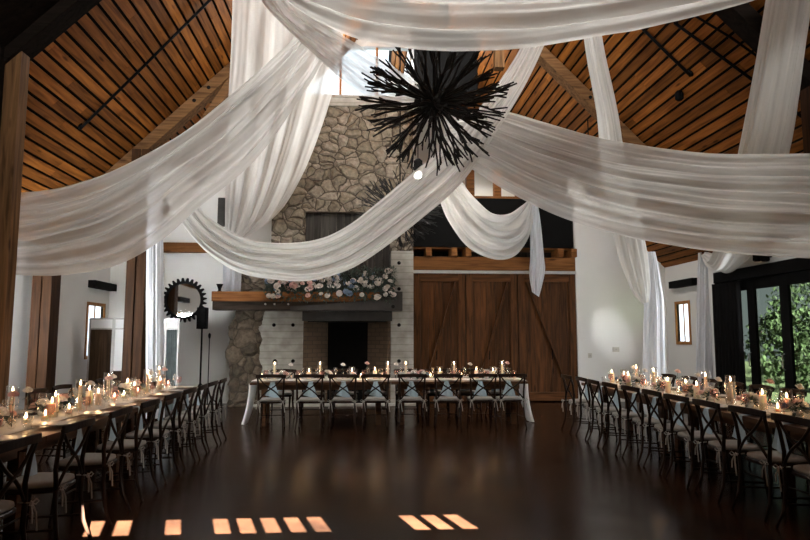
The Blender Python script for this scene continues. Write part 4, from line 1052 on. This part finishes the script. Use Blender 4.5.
for i, y in enumerate(LY):
    j = rp.uniform(-.03, .03)
    place_chair(-2.33+rp.uniform(-.02, .02), y, PI/2+rp.uniform(-.05, .05), 'dark cross-back chair, %s from the fireplace on the aisle side, left table' % ORD[i+1], 'chairs along the aisle side of the left table')
    setting(LT[1], y, -1, 0, '%s place from the fireplace, aisle side, left table' % ORD[i+1], i > 4)
LO = [9.65-.62*k for k in range(10)]
for i, y in enumerate(LO):
    if abs(y-7.3) > .22: place_chair(-3.57+rp.uniform(-.02, .02), y, -PI/2+rp.uniform(-.05, .05), 'dark cross-back chair, %s from the fireplace on the wall side, left table' % ORD[i+1], 'chairs along the wall side of the left table')
    setting(LT[0], y, 1, 0, '%s place from the fireplace, wall side, left table' % ORD[i+1], False)
RY = [10.2-.6*k for k in range(11)]
for i, y in enumerate(RY):
    place_chair(3.58+rp.uniform(-.02, .02), y, -PI/2+rp.uniform(-.06, .06), 'dark cross-back chair, %s from the barn doors on the aisle side, right table' % ORD[i+1], 'chairs along the aisle side of the right table')
    setting(RT[0], y, 1, 0, '%s place from the barn doors, aisle side, right table' % ORD[i+1], i > 6)
    place_chair(4.80+rp.uniform(-.02, .02), y, PI/2+rp.uniform(-.06, .06), 'dark cross-back chair, %s from the barn doors on the window side, right table' % ORD[i+1], 'chairs along the window side of the right table')
    setting(RT[1], y, -1, 0, '%s place from the barn doors, window side, right table' % ORD[i+1], False)
for i, px in enumerate((270.5, 309.5, 343, 376, 412.5, 448.5, 483, 512)):
    x = at(px, 380, 10.6).x
    place_chair(x, 10.82, rp.uniform(-.04, .04), 'dark cross-back chair, %s from the left on the near side, head table' % ORD[i+1], 'chairs along the near side of the head table')
    setting(x, CT[0], 0, 1, '%s place from the left, near side, head table' % ORD[i+1], False)
for i in range(8):
    x = cx0+.33+i*(cx1-cx0-.66)/7
    place_chair(x+.06, 11.98, PI+rp.uniform(-.04, .04), 'dark cross-back chair, %s from the left on the far side, head table' % ORD[i+1], 'chairs along the far side of the head table')
    setting(x, CT[1], 0, -1, '%s place from the left, far side, head table' % ORD[i+1], False)

# ------------------------------------------------------------------ candles and flowers
def cyl_glass(r, h, name='glass_cylinder'):
    bm = nb(); lathe(bm, [(r, 0), (r, h), (r-.003, h), (r-.003, .008), (0, .008)], 22); return obj(name, bm, M_glass, smooth=True)
def candle(r, h, name):
    t = bpy.data.objects.new(name, None); C.objects.link(t)
    bm = nb(); lathe(bm, [(r, 0), (r, h*.97), (r*.85, h), (0, h-.004)], 16, (0, 0, 0)); obj('wax', bm, M_wax, t, smooth=True)
    bm = nb(); tube(bm, [(0, 0, h-.005), (0, 0, h+.012)], .0015, 5); obj('wick', bm, M_black, t)
    bm = nb(); lathe(bm, [(.001, 0), (.008, .010), (.0095, .02), (.006, .036), (.0005, .056)], 10, (0, 0, h+.006), True); obj('flame', bm, M_flame, t, smooth=True)
    lp = light('candle_light', 'POINT', (0, 0, h+.05), .32, (1, .56, .24), shadow_soft_size=.025); lp.parent = t
    reg(t); return t
G_tall, G_mid, G_vot = cyl_glass(.052, .32), cyl_glass(.055, .22), cyl_glass(.036, .075, 'votive_glass')
K_tall, K_mid, K_pil, K_vot = candle(.02, .24, 'taper_candle'), candle(.035, .12, 'pillar_candle'), candle(.036, .15, 'pillar_candle'), candle(.024, .03, 'votive_candle')
cu_ = {}
def putc(src, loc, label, cat, group):
    if src.name not in cu_:
        cu_[src.name] = 1; o = src; o.location = loc; tag(o, label, cat, group); return o
    o = dup(src, loc, 0, label, group); o['category'] = cat; return o
def flower_stem(mat, h=.24):
    t = bpy.data.objects.new('rose_stem', None); C.objects.link(t)
    bl = rose_mesh(mat, 'bloom', .042); bl.parent = t; bl.location = (0, 0, h-.01); bl.rotation_euler = (.4, .2, 0)
    bm = nb(); tube(bm, [(0, 0, .012), (.004, 0, h*.6), (0, 0, h)], .0025, 5); obj('stem', bm, M_leaf, t)
    bm = nb()
    for k in range(3):
        a = 2.1*k; v = [Vector((0, 0, h*.6+k*.02)), Vector((.03*math.cos(a-.3), .03*math.sin(a-.3), h*.6+.03)), Vector((.06*math.cos(a), .06*math.sin(a), h*.6+.02)), Vector((.03*math.cos(a+.3), .03*math.sin(a+.3), h*.6+.03))]; bm.faces.new([bm.verts.new(q) for q in v])
    obj('leaf', bm, M_leaf, t); reg(t); return t
bm = nb(); lathe(bm, [(.022, 0), (.03, .02), (.03, .05), (.012, .085), (.014, .12), (.012, .12), (.010, .086), (.027, .05), (.0, .01)], 16); V_bud = obj('bud_vase', bm, M_glass, smooth=True)
def bunch(mats, nm='flower_bunch', n=7, R=.09):
    t = bpy.data.objects.new(nm, None); C.objects.link(t); r6 = random.Random(n*3)
    for k in range(n):
        a = 2*PI*k/n*1.6; rr = R*(.25+.75*((k % 3)/2)); b_ = rose_mesh(mats[k % len(mats)], 'bloom', .045); b_.parent = t
        b_.location = (rr*math.cos(a), rr*math.sin(a), .075+.05*(1-rr/R)); b_.rotation_euler = (-math.sin(a)*rr*7, math.cos(a)*rr*7, 0)
    bm = nb()
    for k in range(70):
        a = r6.uniform(0, 6.28); M = Matrix.Translation((R*.9*math.cos(a)*r6.random(), R*.9*math.sin(a)*r6.random(), .03+.07*r6.random())) @ Matrix.Rotation(a, 4, 'Z') @ Matrix.Rotation(r6.uniform(-.9, .9), 4, 'Y')
        l = r6.uniform(.04, .09); bm.faces.new([bm.verts.new(M @ Vector(c)) for c in ((0, 0, 0), (l*.5, l*.22, .004), (l, 0, 0), (l*.5, -l*.22, .004))])
    obj('leaves', bm, M_leaf, t)
    bm = nb(); lathe(bm, [(.035, 0), (.045, .03), (.042, .06), (.0, .062)], 14); obj('bowl', bm, M_plate, t, smooth=True)
    reg(t); return t
B_w, B_p = bunch([M_rosew, M_rosew, M_rosep]), bunch([M_rosep, M_rosew, M_roseb], n=8)
F_w, F_p = flower_stem(M_rosew, .25), flower_stem(M_rosep, .27)
fu = {}
def centre_line(P, where, name, seed):
    """P(k) -> list of (x, y); repeating pattern of candles, vases and flowers along a runner"""
    r7 = random.Random(seed); cnt = {}
    def o_(key):
        cnt[key] = cnt.get(key, 0)+1; return ORD[cnt[key]] if cnt[key] < len(ORD) else 'last'
    for idx, ((x, y), kind) in enumerate(P):
        z = ZT+.015; J = lambda a: (x+r7.uniform(-a, a), y+r7.uniform(-a, a), z)
        if kind == 'T':
            o = o_('T'); putc(G_tall, (x, y, z), 'tall glass cylinder, %s of its kind %s' % (o, where), 'glass cylinder', 'tall glass cylinders on '+name); putc(K_tall, (x, y, z+.009), 'lit taper candle in the %s tall glass cylinder %s' % (o, where), 'candle', 'taper candles on '+name)
        elif kind == 'M':
            o = o_('M'); putc(G_mid, (x, y, z), 'medium glass cylinder, %s of its kind %s' % (o, where), 'glass cylinder', 'medium glass cylinders on '+name); putc(K_mid, (x, y, z+.009), 'lit short pillar candle in %s medium glass cylinder %s' % (o, where), 'candle', 'short pillar candles on '+name)
        elif kind == 'P':
            putc(K_pil, (x, y, z), 'lit bare ivory pillar candle, %s of its kind %s' % (o_('P'), where), 'candle', 'bare pillar candles on '+name)
        elif kind == 'V':
            o = o_('V'); putc(G_vot, (x, y, z), 'small votive glass, %s of its kind %s' % (o, where), 'votive glass', 'votive glasses on '+name); putc(K_vot, (x, y, z+.009), 'lit votive candle in the %s votive glass %s' % (o, where), 'candle', 'votive candles on '+name)
        elif kind in 'Ff':
            o = o_('F'); putc(V_bud, (x, y, z), 'clear bud vase, %s of its kind %s' % (o, where), 'vase', 'bud vases on '+name); putc(F_w if kind == 'F' else F_p, (x, y, z+.002), '%s rose stem in the %s bud vase %s' % ('white' if kind == 'F' else 'blush', o, where), 'flower', 'rose stems on '+name)
        elif kind in 'Bb':
            putc(B_w if kind == 'B' else B_p, (x, y, z), 'low %s flower bunch, %s of its kind %s' % ('white' if kind == 'B' else 'blush and blue', o_(kind), where), 'flower arrangement', 'flower bunches on '+name)
pat = 'TVBfPMVFbTPVBMFV'
def line_y(xc, ya, yb, n, where, name, seed, pat, off=0):
    r8 = random.Random(seed); P = []
    for k in range(n):
        y = ya+(yb-ya)*(k+.5)/n; P.append(((xc+(.09 if k % 2 else -.09)+r8.uniform(-.03, .03), y+r8.uniform(-.03, .03)), pat[(k+off) % len(pat)]))
    centre_line(P, where, name, seed)
line_y((LT[0]+LT[1])/2, 9.85, 2.9, 56, 'from the fireplace, left table', 'the left table', 41, pat)
line_y((RT[0]+RT[1])/2, 10.35, 3.4, 56, 'from the barn doors, right table', 'the right table', 42, pat, 4)
P = []
for px, k in ((262, 'V'), (274, 'T'), (283, 'B'), (291, 'F'), (300, 'V'), (309, 'M'), (320, 'T'), (327, 'B'), (336, 'V'), (343, 'F'), (352, 'M'), (361, 'V'), (367, 'f'), (375, 'P'), (382, 'V'), (388, 'T'), (396, 'F'), (406, 'T'), (414, 'B'), (422, 'b'), (431, 'V'), (440, 'M'), (454, 'T'), (462, 'V'), (470, 'F'), (476, 'P'), (486, 'B'), (493, 'M'), (502, 'T'), (507, 'f'), (515, 'V')):
    P.append(((at(px, 365, 11.35).x, 11.37+rp.uniform(-.07, .07)), k))
centre_line(P, 'from the left, head table', 'the head table', 43)
